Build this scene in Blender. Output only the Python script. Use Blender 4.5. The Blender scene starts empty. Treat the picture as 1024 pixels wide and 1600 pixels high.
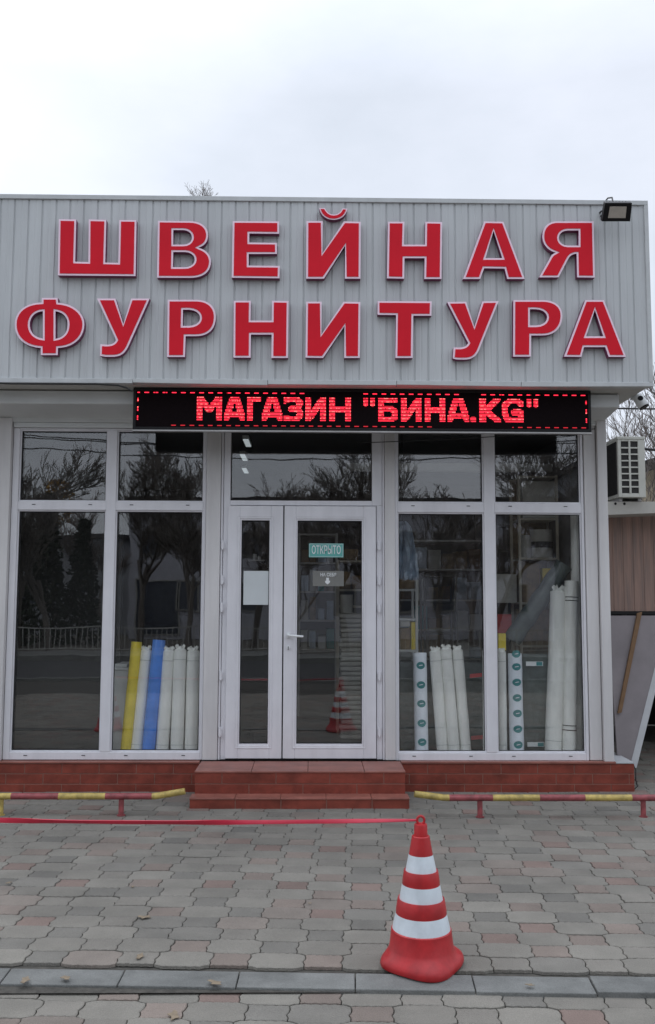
import bpy, bmesh, math, random
from math import sin, cos, pi, radians as R
from mathutils import Vector, Matrix, noise
from mathutils.geometry import tessellate_polygon
random.seed(7)
S = bpy.context.scene
COL = S.collection
# ------------------------------------------------------------------ camera
FPX = 1400.0
YAW, PITCH, ROLL = R(.9), R(5.2), R(.2)
CAM = Vector((0, -7.25, 1.55))
fwd = Vector((sin(YAW)*cos(PITCH), cos(YAW)*cos(PITCH), sin(PITCH)))
r0 = Vector((cos(YAW), -sin(YAW), 0)); u0 = r0.cross(fwd)
CR = cos(ROLL)*r0 + sin(ROLL)*u0; CU = -sin(ROLL)*r0 + cos(ROLL)*u0
cd = bpy.data.cameras.new('camera'); co = bpy.data.objects.new('camera', cd); COL.objects.link(co)
m = Matrix((CR, CU, -fwd)).transposed().to_4x4(); m.translation = CAM; co.matrix_world = m
cd.sensor_fit = 'VERTICAL'; cd.sensor_height = 24; cd.lens = 24*FPX/1600; cd.clip_end = 500; cd.clip_start = .05
S.camera = co
def at(px, py, Y):
    d = fwd + CR*((px-512)/FPX) - CU*((py-800)/FPX)
    return CAM + d*((Y-CAM.y)/d.y)
def gr(px, py, Z=0.0):
    d = fwd + CR*((px-512)/FPX) - CU*((py-800)/FPX)
    return CAM + d*((Z-CAM.z)/d.z)
# ------------------------------------------------------------------ world: overcast sky
W = bpy.data.worlds.new('World'); S.world = W; W.use_nodes = True
nt = W.node_tree; N = nt.nodes; L = nt.links
bg = N['Background']
SUN_EL, SUN_AZ = R(48), R(-40)          # behind the shop, to the left, hidden by cloud
sky = N.new('ShaderNodeTexSky'); sky.sky_type = 'NISHITA'; sky.sun_disc = False
sky.sun_elevation = SUN_EL; sky.sun_rotation = SUN_AZ
sc_ = N.new('ShaderNodeVectorMath'); sc_.operation = 'SCALE'; sc_.inputs['Scale'].default_value = .11
L.new(sky.outputs[0], sc_.inputs[0])
tc = N.new('ShaderNodeTexCoord'); mp = N.new('ShaderNodeMapping'); mp.inputs['Scale'].default_value = (1.6, 1.6, 3.4)
L.new(tc.outputs['Generated'], mp.inputs[0])
nz = N.new('ShaderNodeTexNoise'); nz.inputs['Scale'].default_value = 1.7; nz.inputs['Detail'].default_value = 6; nz.inputs['Roughness'].default_value = .55
L.new(mp.outputs[0], nz.inputs['Vector'])
cr = N.new('ShaderNodeValToRGB'); e = cr.color_ramp.elements
e[0].position = .32; e[0].color = (.70, .755, .84, 1); e[1].position = .68; e[1].color = (.86, .90, 1.0, 1)
L.new(nz.outputs['Fac'], cr.inputs[0])
sd = Vector((sin(SUN_AZ)*cos(R(40)), cos(SUN_AZ)*cos(R(40)), sin(R(40))))
dt = N.new('ShaderNodeVectorMath'); dt.operation = 'DOT_PRODUCT'; dt.inputs[1].default_value = sd
nm = N.new('ShaderNodeVectorMath'); nm.operation = 'NORMALIZE'; L.new(tc.outputs['Generated'], nm.inputs[0]); L.new(nm.outputs[0], dt.inputs[0])
mr = N.new('ShaderNodeMapRange'); mr.inputs['From Min'].default_value = .80; mr.inputs['From Max'].default_value = 1.0
mr.inputs['To Min'].default_value = 0; mr.inputs['To Max'].default_value = .24; mr.interpolation_type = 'SMOOTHSTEP'
L.new(dt.outputs['Value'], mr.inputs['Value'])
ad = N.new('ShaderNodeVectorMath'); ad.operation = 'ADD'; L.new(cr.outputs[0], ad.inputs[0]); L.new(mr.outputs[0], ad.inputs[1])
mx = N.new('ShaderNodeMix'); mx.data_type = 'RGBA'; mx.inputs[0].default_value = .9
L.new(sc_.outputs[0], mx.inputs[6]); L.new(ad.outputs[0], mx.inputs[7])
# overcast skies are brighter towards the zenith
sx = N.new('ShaderNodeSeparateXYZ'); L.new(nm.outputs[0], sx.inputs[0])
mz = N.new('ShaderNodeMapRange'); mz.inputs['From Min'].default_value = .5; mz.inputs['From Max'].default_value = .95; mz.inputs['To Min'].default_value = 1; mz.inputs['To Max'].default_value = 2.3
L.new(sx.outputs['Z'], mz.inputs['Value'])
sm_ = N.new('ShaderNodeVectorMath'); sm_.operation = 'SCALE'; L.new(mx.outputs[2], sm_.inputs[0]); L.new(mz.outputs[0], sm_.inputs['Scale']); L.new(sm_.outputs[0], bg.inputs[0])
bg.inputs[1].default_value = 1.0
# ------------------------------------------------------------------ sun (very soft, through cloud)
sl = bpy.data.lights.new('sun', 'SUN'); sl.energy = .6; sl.angle = R(35); sl.color = (1, .97, .93)
so = bpy.data.objects.new('sun', sl); COL.objects.link(so)
so.rotation_euler = (-Vector((sin(SUN_AZ)*cos(SUN_EL), cos(SUN_AZ)*cos(SUN_EL), sin(SUN_EL)))).to_track_quat('-Z', 'Y').to_euler()
S.view_settings.view_transform = 'Standard'; S.view_settings.look = 'None'; S.view_settings.exposure = 0.12; S.view_settings.gamma = 1
S.cycles.max_bounces = 8; S.cycles.transparent_max_bounces = 24; S.cycles.use_denoising = True

# ------------------------------------------------------------------ materials
def mat(name, col, rough=.6, var=.12, scale=6, bump=0, bscale=60, metal=0, spec=.5, tint=None, stretch=None, emit=None, attr=None, stain=None, grit=0):
    mt = bpy.data.materials.new(name); mt.use_nodes = True
    n = mt.node_tree.nodes; l = mt.node_tree.links; b = n['Principled BSDF']
    b.inputs['Roughness'].default_value = rough; b.inputs['Metallic'].default_value = metal
    b.inputs['Specular IOR Level'].default_value = spec
    t = n.new('ShaderNodeTexCoord'); mpp = n.new('ShaderNodeMapping')
    l.new(t.outputs['Object'], mpp.inputs[0])
    if stretch: mpp.inputs['Scale'].default_value = stretch
    z = n.new('ShaderNodeTexNoise'); z.inputs['Scale'].default_value = scale; z.inputs['Detail'].default_value = 7; z.inputs['Roughness'].default_value = .6
    l.new(mpp.outputs[0], z.inputs['Vector'])
    ra = n.new('ShaderNodeValToRGB'); el = ra.color_ramp.elements
    d = tuple(c*(1-var) for c in col) if tint is None else tint
    el[0].position = .3; el[0].color = (*d, 1); el[1].position = .7; el[1].color = (*[min(1, c*(1+var*.5)) for c in col], 1)
    l.new(z.outputs['Fac'], ra.inputs[0])
    src = ra.outputs[0]
    if attr:
        a = n.new('ShaderNodeAttribute'); a.attribute_name = attr
        mm = n.new('ShaderNodeMix'); mm.data_type = 'RGBA'; mm.blend_type = 'MULTIPLY'; mm.inputs[0].default_value = 1
        l.new(ra.outputs[0], mm.inputs[6]); l.new(a.outputs['Color'], mm.inputs[7]); src = mm.outputs[2]
    if stain:       # (scale vector, darkest factor): old dirt with a shape of its own
        m2 = n.new('ShaderNodeMapping'); l.new(t.outputs['Object'], m2.inputs[0]); m2.inputs['Scale'].default_value = stain[0]
        z3 = n.new('ShaderNodeTexNoise'); z3.inputs['Scale'].default_value = 1; z3.inputs['Detail'].default_value = 8; z3.inputs['Roughness'].default_value = .65; l.new(m2.outputs[0], z3.inputs['Vector'])
        q = n.new('ShaderNodeMapRange'); q.inputs['From Min'].default_value = .36; q.inputs['From Max'].default_value = .58; q.inputs['To Min'].default_value = stain[1]; q.inputs['To Max'].default_value = 1.0; l.new(z3.outputs['Fac'], q.inputs['Value'])
        v = n.new('ShaderNodeVectorMath'); v.operation = 'SCALE'; l.new(src, v.inputs[0]); l.new(q.outputs[0], v.inputs['Scale']); src = v.outputs[0]
    if grit:
        z4 = n.new('ShaderNodeTexNoise'); z4.inputs['Scale'].default_value = 260; z4.inputs['Detail'].default_value = 3; l.new(t.outputs['Object'], z4.inputs['Vector'])
        q = n.new('ShaderNodeMapRange'); q.inputs['From Min'].default_value = .3; q.inputs['From Max'].default_value = .7; q.inputs['To Min'].default_value = 1-grit; q.inputs['To Max'].default_value = 1+grit; l.new(z4.outputs['Fac'], q.inputs['Value'])
        v = n.new('ShaderNodeVectorMath'); v.operation = 'SCALE'; l.new(src, v.inputs[0]); l.new(q.outputs[0], v.inputs['Scale']); src = v.outputs[0]
    l.new(src, b.inputs['Base Color'])
    if bump:
        z2 = n.new('ShaderNodeTexNoise'); z2.inputs['Scale'].default_value = bscale; z2.inputs['Detail'].default_value = 5
        l.new(mpp.outputs[0], z2.inputs['Vector'])
        bp = n.new('ShaderNodeBump'); bp.inputs['Strength'].default_value = bump; bp.inputs['Distance'].default_value = .01
        l.new(z2.outputs['Fac'], bp.inputs['Height']); l.new(bp.outputs[0], b.inputs['Normal'])
    if emit:
        b.inputs['Emission Color'].default_value = (*emit[:3], 1); b.inputs['Emission Strength'].default_value = emit[3]
    return mt
def glass_mat(name, ior, tint=(.985, .992, .988)):
    mt = bpy.data.materials.new(name); mt.use_nodes = True; n = mt.node_tree.nodes; l = mt.node_tree.links
    n.remove(n['Principled BSDF']); o = n['Material Output']
    t = n.new('ShaderNodeBsdfTransparent'); t.inputs[0].default_value = (*tint, 1)
    g = n.new('ShaderNodeBsdfGlossy'); g.inputs['Roughness'].default_value = .004
    f = n.new('ShaderNodeFresnel')       # a thin pane does not bend the ray: keep the same Fresnel curve on both of its faces
    ge = n.new('ShaderNodeNewGeometry'); mr_ = n.new('ShaderNodeMapRange'); mr_.inputs['To Min'].default_value = ior; mr_.inputs['To Max'].default_value = 1/ior
    l.new(ge.outputs['Backfacing'], mr_.inputs['Value']); l.new(mr_.outputs[0], f.inputs[0])
    x = n.new('ShaderNodeMixShader'); l.new(f.outputs[0], x.inputs[0]); l.new(t.outputs[0], x.inputs[1]); l.new(g.outputs[0], x.inputs[2]); l.new(x.outputs[0], o.inputs[0])
    # faint waviness of float glass
    tc = n.new('ShaderNodeTexCoord'); z = n.new('ShaderNodeTexNoise'); z.inputs['Scale'].default_value = 1.6; l.new(tc.outputs['Object'], z.inputs['Vector'])
    b = n.new('ShaderNodeBump'); b.inputs['Strength'].default_value = .05; b.inputs['Distance'].default_value = .02
    l.new(z.outputs['Fac'], b.inputs['Height']); l.new(b.outputs[0], g.inputs['Normal'])
    return mt
M = {}
M['cladding'] = mat('grey_cladding', (.56, .58, .585), .5, .07, 3, .05, 40, stretch=(1, 1, .25), stain=((5, 5, .5), .90))
M['cap'] = mat('cladding_trim', (.54, .56, .56), .5, .12, 8)
M['soffit'] = mat('soffit', (.50, .49, .46), .6, .1, 3)
M['pvc'] = mat('white_pvc', (.76, .755, .785), .38, .05, 5, stain=((9, 9, 1.4), .93))
M['plaster'] = mat('off_white_column', (.67, .655, .65), .55, .1, 4, stretch=(1, 1, .3), stain=((8, 8, .8), .90))
M['shutter'] = mat('shutter_box', (.66, .68, .68), .5, .06, 4)
M['gasket'] = mat('black_gasket', (.02, .02, .022), .7)
M['glass'] = glass_mat('window_glass', 1.95)
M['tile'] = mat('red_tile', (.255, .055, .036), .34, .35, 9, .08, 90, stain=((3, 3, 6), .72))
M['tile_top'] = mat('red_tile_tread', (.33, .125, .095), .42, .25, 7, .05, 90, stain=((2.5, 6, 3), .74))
M['grout'] = mat('grout', (.30, .17, .13), .8, .2, 30)
M['letter_red'] = mat('sign_red', (.72, .013, .030), .55, .10, 3, spec=.15)
M['letter_rim'] = mat('sign_rim', (.95, .74, .86), .4, .04, 3)
M['letter_side'] = mat('sign_side', (.20, .03, .10), .45, .1, 4)
M['black'] = mat('black_plastic', (.010, .010, .011), .5, spec=.25)
M['ledface'] = mat('led_face', (.008, .005, .006), .9, .2, 60, spec=.08)
M['alu'] = mat('aluminium', (.42, .41, .40), .4, .15, 9, metal=.6)
M['led_a'] = mat('led_bright', (.3, .02, .02), .5, emit=(1.0, .022, .055, 1.9))
M['led_b'] = mat('led_dim', (.3, .02, .02), .5, emit=(1.0, .008, .03, .55))
M['led_c'] = mat('led_hot', (.3, .05, .04), .5, emit=(1.0, .13, .13, 2.4))
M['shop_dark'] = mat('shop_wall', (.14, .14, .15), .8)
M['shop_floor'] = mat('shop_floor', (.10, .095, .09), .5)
M['wood_shelf'] = mat('shelf_board', (.46, .42, .34), .6, .2, 8)
M['white_shelf'] = mat('shelf_white', (.55, .56, .55), .5)
M['brown_box'] = mat('brown_goods', (.22, .15, .075), .7, .45, 14)
M['cream_goods'] = mat('cream_goods', (.48, .47, .43), .7, .2, 14)
M['yellow'] = mat('yellow_goods', (.80, .62, .03), .5, .2, 10)
M['blue'] = mat('blue_plastic', (.06, .25, .80), .35, .2, 9)
M['film'] = mat('white_film_wrap', (.84, .84, .80), .3, .16, 9, .6, 22, stretch=(1, 1, .35))
M['film_line'] = mat('film_grey_line', (.44, .46, .44), .4)  # plain grey of the thin bands round the wrapped rolls
M['banded'] = mat('printed_wrap', (.80, .85, .92), .35, .06, 8)
M['teal'] = mat('teal_print', (.02, .23, .24), .5)
M['teal_sign'] = mat('teal_sign', (.12, .42, .38), .5)
M['paper'] = mat('paper', (.60, .64, .65), .7, .05)
M['greysign'] = mat('grey_sign', (.20, .20, .185), .6)
M['white'] = mat('white_print', (.78, .80, .80), .6)
M['red'] = mat('red_print', (.55, .05, .05), .5)
M['conered'] = mat('cone_red', (.47, .018, .022), .42, .18, 9, .08, 60, stain=((14, 14, 9), .80))
M['conewhite'] = mat('cone_white', (.64, .70, .74), .4, .06, 12, .1, 30, stain=((16, 16, 10), .90))
M['tape'] = mat('barrier_tape_red', (.52, .02, .05), .4, .12, 20)
M['tapew'] = mat('barrier_tape_pink', (.72, .42, .42), .5, .1)
M['pipe_y'] = mat('pipe_yellow', (.56, .42, .12), .5, .25, 14, .1, 80, stain=((22, 22, 22), .62))
M['pipe_r'] = mat('pipe_red', (.33, .075, .08), .5, .2, 14, .1, 80, stain=((22, 22, 22), .62))
M['kerb'] = mat('kerb_concrete', (.19, .195, .185), .88, .2, 7, .4, 120, stain=((3, 5, 3), .72), grit=.15)
M['joint'] = mat('sand_joint', (.075, .07, .06), .95, .4, 30, .4, 150)
M['paver'] = mat('paver_concrete', (.95, .95, .95), .86, .14, 5, .5, 140, attr='tone', stain=((1.1, 1.6, 1), .80), grit=.16)
M['asphalt'] = mat('asphalt', (.055, .055, .056), .9, .25, 4, .4, 90)
M['soil'] = mat('bare_soil', (.13, .12, .10), .95, .4, 2, .4, 20)
M['ac_white'] = mat('ac_casing', (.60, .60, .54), .5, .1, 6)
M['ac_dark'] = mat('ac_coil', (.03, .028, .027), .7, .3, 40)
M['ac_slot'] = mat('ac_slot', (.05, .05, .045), .7)
M['brownmetal'] = mat('brown_sheet', (.36, .225, .175), .55, .35, 5, .1, 30, tint=(.21, .16, .14), stretch=(5, 5, .35))
M['board'] = mat('grey_board', (.225, .20, .205), .6, .2, 3)
M['board_edge'] = mat('pale_edge', (.44, .45, .46), .6, .1)
M['stick'] = mat('brown_lath', (.17, .09, .035), .6, .25, 12)
M['beige'] = mat('beige_beam', (.50, .485, .44), .6, .12, 8)
M['void'] = mat('shade_black', (.02, .02, .02), .9)  # near-black: shade of the shed opening and left panes put into the colour
M['bark'] = mat('bark', (.15, .135, .12), .9, .3, 12)
M['barkpale'] = mat('pale_bark', (.19, .165, .15), .9, .3, 12)
M['pine'] = mat('evergreen_leaf', (.03, .045, .022), .8, .4, 3)
M['amber'] = mat('amber_leaf', (.42, .25, .06), .8, .3, 3)
M['facade'] = mat('old_plaster', (.42, .43, .48), .8, .15, .6)
M['facade2'] = mat('grey_plaster', (.24, .25, .27), .8, .15, .6)
M['roofdark'] = mat('dark_roof', (.035, .033, .033), .7)
M['wallcream'] = mat('cream_wall', (.55, .47, .34), .8, .15, 2)
M['winglass'] = mat('far_window', (.07, .08, .10), .15)
M['railing'] = mat('railing_paint', (.34, .34, .32), .5, .1, 6)
M['leaf'] = mat('dry_leaf', (.24, .19, .13), .8, .3, 40)
M['cable'] = mat('cable', (.02, .02, .02), .6)
M['lens'] = mat('flood_glass', (.50, .46, .40), .25, .1, 30)
M['lampon'] = mat('ceiling_lamp', (.8, .8, .8), .5, emit=(.85, .95, 1.0, .38))
M['bluebag'] = mat('blue_white_film', (.38, .47, .58), .35, .35, 9, .5, 18)
M['smoke'] = mat('smoky_film', (.09, .11, .105), .25, .35, 12, .4, 22)

# ------------------------------------------------------------------ mesh helpers
def tag(o, label=None, cat=None, group=None, kind=None):
    if label: o['label'] = label
    if cat: o['category'] = cat
    if group: o['group'] = group
    if kind: o['kind'] = kind
    return o
def empty(name, loc, label=None, cat=None, group=None, kind=None):
    o = bpy.data.objects.new(name, None); o.empty_display_size = .1; o.location = loc; COL.objects.link(o)
    return tag(o, label, cat, group, kind)
def wloc(o):
    v = Vector(o.location)
    while o.parent: o = o.parent; v += Vector(o.location)
    return v
class MB:
    def __init__(s): s.v = []; s.f = []; s.m = []
    def add(s, vs, fs, mi=0):
        b = len(s.v); s.v += [tuple(v) for v in vs]
        for f in fs: s.f.append([b+i for i in f]); s.m.append(mi)
        return s
    def box(s, x0, x1, y0, y1, z0, z1, mi=0):
        return s.add([(x0,y0,z0),(x1,y0,z0),(x1,y1,z0),(x0,y1,z0),(x0,y0,z1),(x1,y0,z1),(x1,y1,z1),(x0,y1,z1)],
                     [(0,3,2,1),(4,5,6,7),(0,1,5,4),(1,2,6,5),(2,3,7,6),(3,0,4,7)], mi)
    def ring(s, x0, x1, z0, z1, w, y0, y1, mi=0, wb=None, wt=None):   # rectangular frame in the XZ plane
        wb = wb or w; wt = wt or w
        o = [(x0,z0),(x1,z0),(x1,z1),(x0,z1)]; i = [(x0+w,z0+wb),(x1-w,z0+wb),(x1-w,z1-wt),(x0+w,z1-wt)]
        vs = [(a,y0,b) for a,b in o]+[(a,y0,b) for a,b in i]+[(a,y1,b) for a,b in o]+[(a,y1,b) for a,b in i]
        fs = []
        for k in range(4):
            j = (k+1)%4
            fs += [(k,j,4+j,4+k),(8+j,8+k,12+k,12+j),(k,8+k,8+j,j),(4+k,4+j,12+j,12+k)]
        return s.add(vs, fs, mi)
    def tube(s, pts, rad, n=8, mi=0, caps=True):
        pts = [Vector(p) for p in pts]; rr = rad if isinstance(rad, (list, tuple)) else [rad]*len(pts)
        vs = []; fs = []; up = None
        for i, p in enumerate(pts):
            d = (pts[min(i+1, len(pts)-1)]-pts[max(i-1, 0)])
            d = d.normalized() if d.length > 1e-9 else Vector((0,0,1))
            if up is None: up = d.orthogonal().normalized()
            up = (up - d*up.dot(d)); up = up.normalized() if up.length > 1e-6 else d.orthogonal().normalized()
            w = d.cross(up)
            for k in range(n):
                a = 2*pi*k/n; vs.append(p + (up*cos(a)+w*sin(a))*rr[i])
        for i in range(len(pts)-1):
            for k in range(n):
                fs.append((i*n+k, i*n+(k+1)%n, (i+1)*n+(k+1)%n, (i+1)*n+k))
        if caps: fs += [tuple(range(n-1, -1, -1)), tuple((len(pts)-1)*n+k for k in range(n))]
        return s.add(vs, fs, mi)
    def lathe(s, prof, c, n=40, mi=0, shape=None):
        vs = []; fs = []
        for j, (r, z) in enumerate(prof):
            for k in range(n):
                a = 2*pi*k/n; q = shape(a, j) if shape else 1
                vs.append((c[0]+r*q*cos(a), c[1]+r*q*sin(a), c[2]+z))
        for j in range(len(prof)-1):
            for k in range(n): fs.append((j*n+k, j*n+(k+1)%n, (j+1)*n+(k+1)%n, (j+1)*n+k))
        return s.add(vs, fs, mi)
    def poly(s, loops, y0, y1, mi=0, mside=None, front=True, back=True):     # loops in XZ: outer first, then holes
        mside = mi if mside is None else mside
        flat = [Vector((a, 0, b)) for lp in loops for a, b in lp]
        tris = tessellate_polygon([[Vector((a, b, 0)) for a, b in lp] for lp in loops])
        n = len(flat)
        vs = [(p.x, y0, p.z) for p in flat]+[(p.x, y1, p.z) for p in flat]
        if front:
            s.add(vs, [t for t in tris], mi)
        if back: s.add(vs, [(c+n, b+n, a+n) for a, b, c in tris], mside)
        fs = []; o = 0
        for lp in loops:
            k = len(lp)
            for i in range(k): fs.append((o+i, o+(i+1)%k, n+o+(i+1)%k, n+o+i))
            o += k
        return s.add(vs, fs, mside)
    def build(s, name, mats, parent=None, smooth=False, bevel=0, base=False, recalc=True, **kw):
        if not isinstance(mats, (list, tuple)): mats = [mats]
        xs = [v[0] for v in s.v]; ys = [v[1] for v in s.v]; zs = [v[2] for v in s.v]
        c = Vector(((min(xs)+max(xs))/2, (min(ys)+max(ys))/2, (min(zs)+max(zs))/2))
        if parent is None: c.z = min(zs)
        me = bpy.data.meshes.new(name); me.from_pydata([(a-c.x, b-c.y, d-c.z) for a, b, d in s.v], [], s.f)
        for mm in mats: me.materials.append(mm)
        me.polygons.foreach_set('material_index', s.m)
        if recalc:
            bm = bmesh.new(); bm.from_mesh(me); bmesh.ops.recalc_face_normals(bm, faces=bm.faces); bm.to_mesh(me); bm.free()
        if smooth:
            me.polygons.foreach_set('use_smooth', [True]*len(me.polygons))
            try: me.set_sharp_from_angle(angle=R(38))
            except Exception: pass
        me.update()
        o = bpy.data.objects.new(name, me); COL.objects.link(o)
        if parent is not None: o.parent = parent; o.location = c - wloc(parent)
        else: o.location = c
        if bevel:
            bv = o.modifiers.new('bevel', 'BEVEL'); bv.width = bevel; bv.segments = 2; bv.limit_method = 'ANGLE'; bv.angle_limit = R(40); bv.harden_normals = False
        return tag(o, **kw)
def copy_tree(o, parent=None):
    c = o.copy(); COL.objects.link(c)
    if parent is not None: c.parent = parent
    for ch in [k for k in bpy.data.objects if k.parent == o]: copy_tree(ch, c)
    return c
def text_part(name, body, size, loc, m, parent, bold=.0, ext=.001, sx=1.0):
    cu = bpy.data.curves.new('t', 'FONT'); cu.body = body; cu.size = size; cu.align_x = 'CENTER'; cu.align_y = 'CENTER'; cu.extrude = ext; cu.offset = bold
    t = bpy.data.objects.new('t', cu); COL.objects.link(t)
    bpy.context.view_layer.update()
    dg = bpy.context.evaluated_depsgraph_get(); me = bpy.data.meshes.new_from_object(t.evaluated_get(dg))
    for v in me.vertices:
        x, y, z = v.co; v.co = (x*sx, -z, y)
    me.materials.clear(); me.materials.append(m)
    o = bpy.data.objects.new(name, me); COL.objects.link(o); o.parent = parent; o.location = Vector(loc)-wloc(parent)
    bpy.data.objects.remove(t); return o

# ================================================================== GROUND
ANG = R(-2.55)
def rot(x, y):      # kerb frame -> world
    return (x*cos(ANG)-y*sin(ANG), x*sin(ANG)+y*cos(ANG))
K0 = -3.415         # kerb back edge on x=0
# base soil sheet to the horizon
MB().add([(-150,-150,-.17),(150,-150,-.17),(150,150,-.17),(-150,150,-.17)], [(0,1,2,3)]).build('ground', M['soil'], kind='structure')
b = MB(); b.add([(-9,-10.2,-.055),(9,-10.2,-.055),(9,-3.5,-.055),(-9,-3.5,-.055)], [(0,1,2,3)]); b.add([(-9,-3.56,-.016),(9,-3.56,-.016),(9,9,-.016),(-9,9,-.016)], [(0,1,2,3)])
# (the upper bed stops under the kerb)
b.build('paving_bed', M['joint'], kind='structure')
PP, RP = .395, .14
def wave(x):        # row boundary: +1 where the wide stone of the lower row is, -1 over the narrow one
    x = (x/PP + .5) % 1.0 * PP - PP/2
    a = abs(x); lo, hi = .083, .1165
    if a < lo: return 1.0
    if a < hi: return 1-2*(a-lo)/(hi-lo)
    return -1.0
def bound(r, x):    # y of the boundary between row r-1 and row r
    ph = PP/2 if (r-1) % 2 else 0
    return r*RP + .0085*wave(x-ph) + .0028*sin(x*2*pi/.041 + r*1.7)
rnd = random.Random(3)
def make_paving(name, y_lo, y_hi, xr, z, parent_label=None):
    V = []; F = []; T = []
    rows = range(int(y_lo/RP), int(y_hi/RP))
    for r in rows:
        ph = PP/2 if r % 2 else 0
        n = int(xr/PP)+1
        for k in range(-n, n):
            for big in (True, False):
                xc = ph + k*PP + (0 if big else PP/2); hw = .1175 if big else PP/2-.1175
                x0, x1 = xc-hw, xc+hw
                wx, wy = rot(xc, r*RP)
                if wy > -.03 and -9 < wx < 2.52: continue
                pts = []
                st = 12 if big else 10
                for i in range(st): x = x0+(x1-x0)*i/st; pts.append((x, bound(r, x)))
                ya, yb = bound(r, x1), bound(r+1, x1)
                for i in range(5):
                    t = i/5; pts.append((x1 + .006*sin(t*2*pi*1.5+1.0)*(1 if i else 0), ya+(yb-ya)*t))
                for i in range(st): x = x1+(x0-x1)*i/st; pts.append((x, bound(r+1, x)))
                ya, yb = bound(r+1, x0), bound(r, x0)
                for i in range(5):
                    t = i/5; pts.append((x0 + .006*sin((1-t)*2*pi*1.5+1.0)*(1 if i else 0), ya+(yb-ya)*t))
                cx, cy = xc, (r+.5)*RP
                tx, ty, tz = rnd.gauss(0, .004), rnd.gauss(0, .004), rnd.gauss(0, .0012)
                g = rnd.random()
                if big:
                    c = (.285, .275, .25) if g < .76 else ((.245, .24, .225) if g < .9 else (.30, .25, .225))
                else:
                    c = (.275, .262, .24) if g < .36 else ((.19, .188, .178) if g < .58 else ((.295, .225, .20) if g < .86 else (.28, .17, .15)))
                br = rnd.uniform(.9, 1.1)*.86; c = tuple((q*.55+.45*m_)*br for q, m_ in zip(c, (.262, .248, .220))); c = (c[0], c[1]*.985, c[2]*.945)
                b0 = len(V); n_ = len(pts)
                for ring, (ins, dz) in enumerate(((.0016, -.014), (.0024, -.0022), (.0062, 0))):
                    for (x, y) in pts:
                        dx, dy = x-cx, y-cy; l = math.hypot(dx/hw, dy/(RP/2))+1e-6
                        ix = x - math.copysign(min(abs(dx), ins*min(1, abs(dx)/hw*1.15)), dx)
                        iy = y - math.copysign(min(abs(dy), ins*min(1, abs(dy)/(RP/2)*1.05)), dy)
                        X, Y = rot(ix, iy); zz = z+tz+dz+(dx*tx+dy*ty)
                        # gentle unevenness of the old pavement
                        zz += .006*noise.noise(Vector((X*.9, Y*.9, 0)))
                        V.append((X, Y, zz)); T.append((*c, 1))
                for ring in range(2):
                    for i in range(n_): j = (i+1) % n_; F.append((b0+ring*n_+i, b0+ring*n_+j, b0+(ring+1)*n_+j, b0+(ring+1)*n_+i))
                F.append(tuple(b0+2*n_+i for i in range(n_)))
    me = bpy.data.meshes.new(name); me.from_pydata(V, [], F); me.materials.append(M['paver'])
    a = me.attributes.new('tone', 'FLOAT_COLOR', 'POINT'); a.data.foreach_set('color', [q for t in T for q in t])
    o = bpy.data.objects.new(name, me); COL.objects.link(o); tag(o, kind='structure'); return o
make_paving('paving', K0+.0, 2.6, 4.6, 0.0)
make_paving('footpath', -7.8, K0-.142, 4.2, -.022)
# kerb stones
b = MB(); x = gr(65, 1528).x - .474*9
while x < 5:
    l = .474
    x0, x1 = x+.0025, x+l-.0025; dz = rnd.gauss(0, .0015)
    yb, yf = K0-.004, K0-.132+rnd.gauss(0, .0015)
    P = [rot(x0, yf), rot(x1, yf), rot(x1, yb), rot(x0, yb)]
    b.add([(*P[0], -.09), (*P[1], -.09), (*P[2], -.09), (*P[3], -.09), (*P[0], -.006+dz), (*P[1], -.006+dz), (*P[2], .003+dz), (*P[3], .003+dz)],
          [(0,3,2,1),(4,5,6,7),(0,1,5,4),(1,2,6,5),(2,3,7,6),(3,0,4,7)]); x += l
b.build('kerb', M['kerb'], bevel=.004, kind='structure')
# street behind the camera (mirrored in the glass)
MB().add([(-60,-10.2,-.15),(60,-10.2,-.15),(60,-17.6,-.15),(-60,-17.6,-.15)], [(3,2,1,0)]).build('road', M['asphalt'], kind='structure')
MB().box(-60, 60, -10.35, -10.2, -.15, 0.0).box(-60, 60, -17.75, -17.6, -.15, 0.0).build('road_kerb', M['kerb'], kind='structure')
MB().box(-60, 60, -20.2, -17.75, -.15, -.01).build('far_pavement', M['kerb'], kind='structure')
MB().box(-60, -9, -10.2, 9, -.15, -.01).box(9, 60, -10.2, 9, -.15, -.01).box(-9, 9, 9, 30, -.15, -.012).build('side_yard', M['soil'], kind='structure')

# ================================================================== BUILDING
B = empty('shop_building', (0, 0, 0), 'single storey sewing shop with grey ribbed fascia and white framed shopfront', 'shop')
XL, XR = -3.7, 2.392
FY = -.62; FZ0, FZ1 = 3.116, 4.575; FX0, FX1 = -3.9, 2.565
# corrugated fascia
b = MB(); prof = []; x = FX0+.03
P_ = .105
def fold(x):
    return [(x, 0), (x+.005, .009), (x+.011, .009), (x+.016, .001), (x+.052, .0012), (x+.057, .0026), (x+.063, .0026), (x+.068, .0)]
while x < FX1-.04: prof += fold(x); x += P_
prof = [p for p in prof if p[0] < FX1-.028]+[(FX1-.027, 0)]
vs = []; fs = []
NZ = 8
for j in range(NZ+1):
    z = FZ0+.03+(FZ1-FZ0-.06)*j/NZ
    for (px, dy) in prof: vs.append((px, FY+dy+.0025*noise.noise(Vector((px*2.2, z*2, 3)))*1.3, z))
n = len(prof)
for j in range(NZ):
    for i in range(n-1): fs.append((j*n+i, j*n+i+1, (j+1)*n+i+1, (j+1)*n+i))
fa = b.add(vs, fs).build('fascia_cladding', M['cladding'], B)
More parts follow.
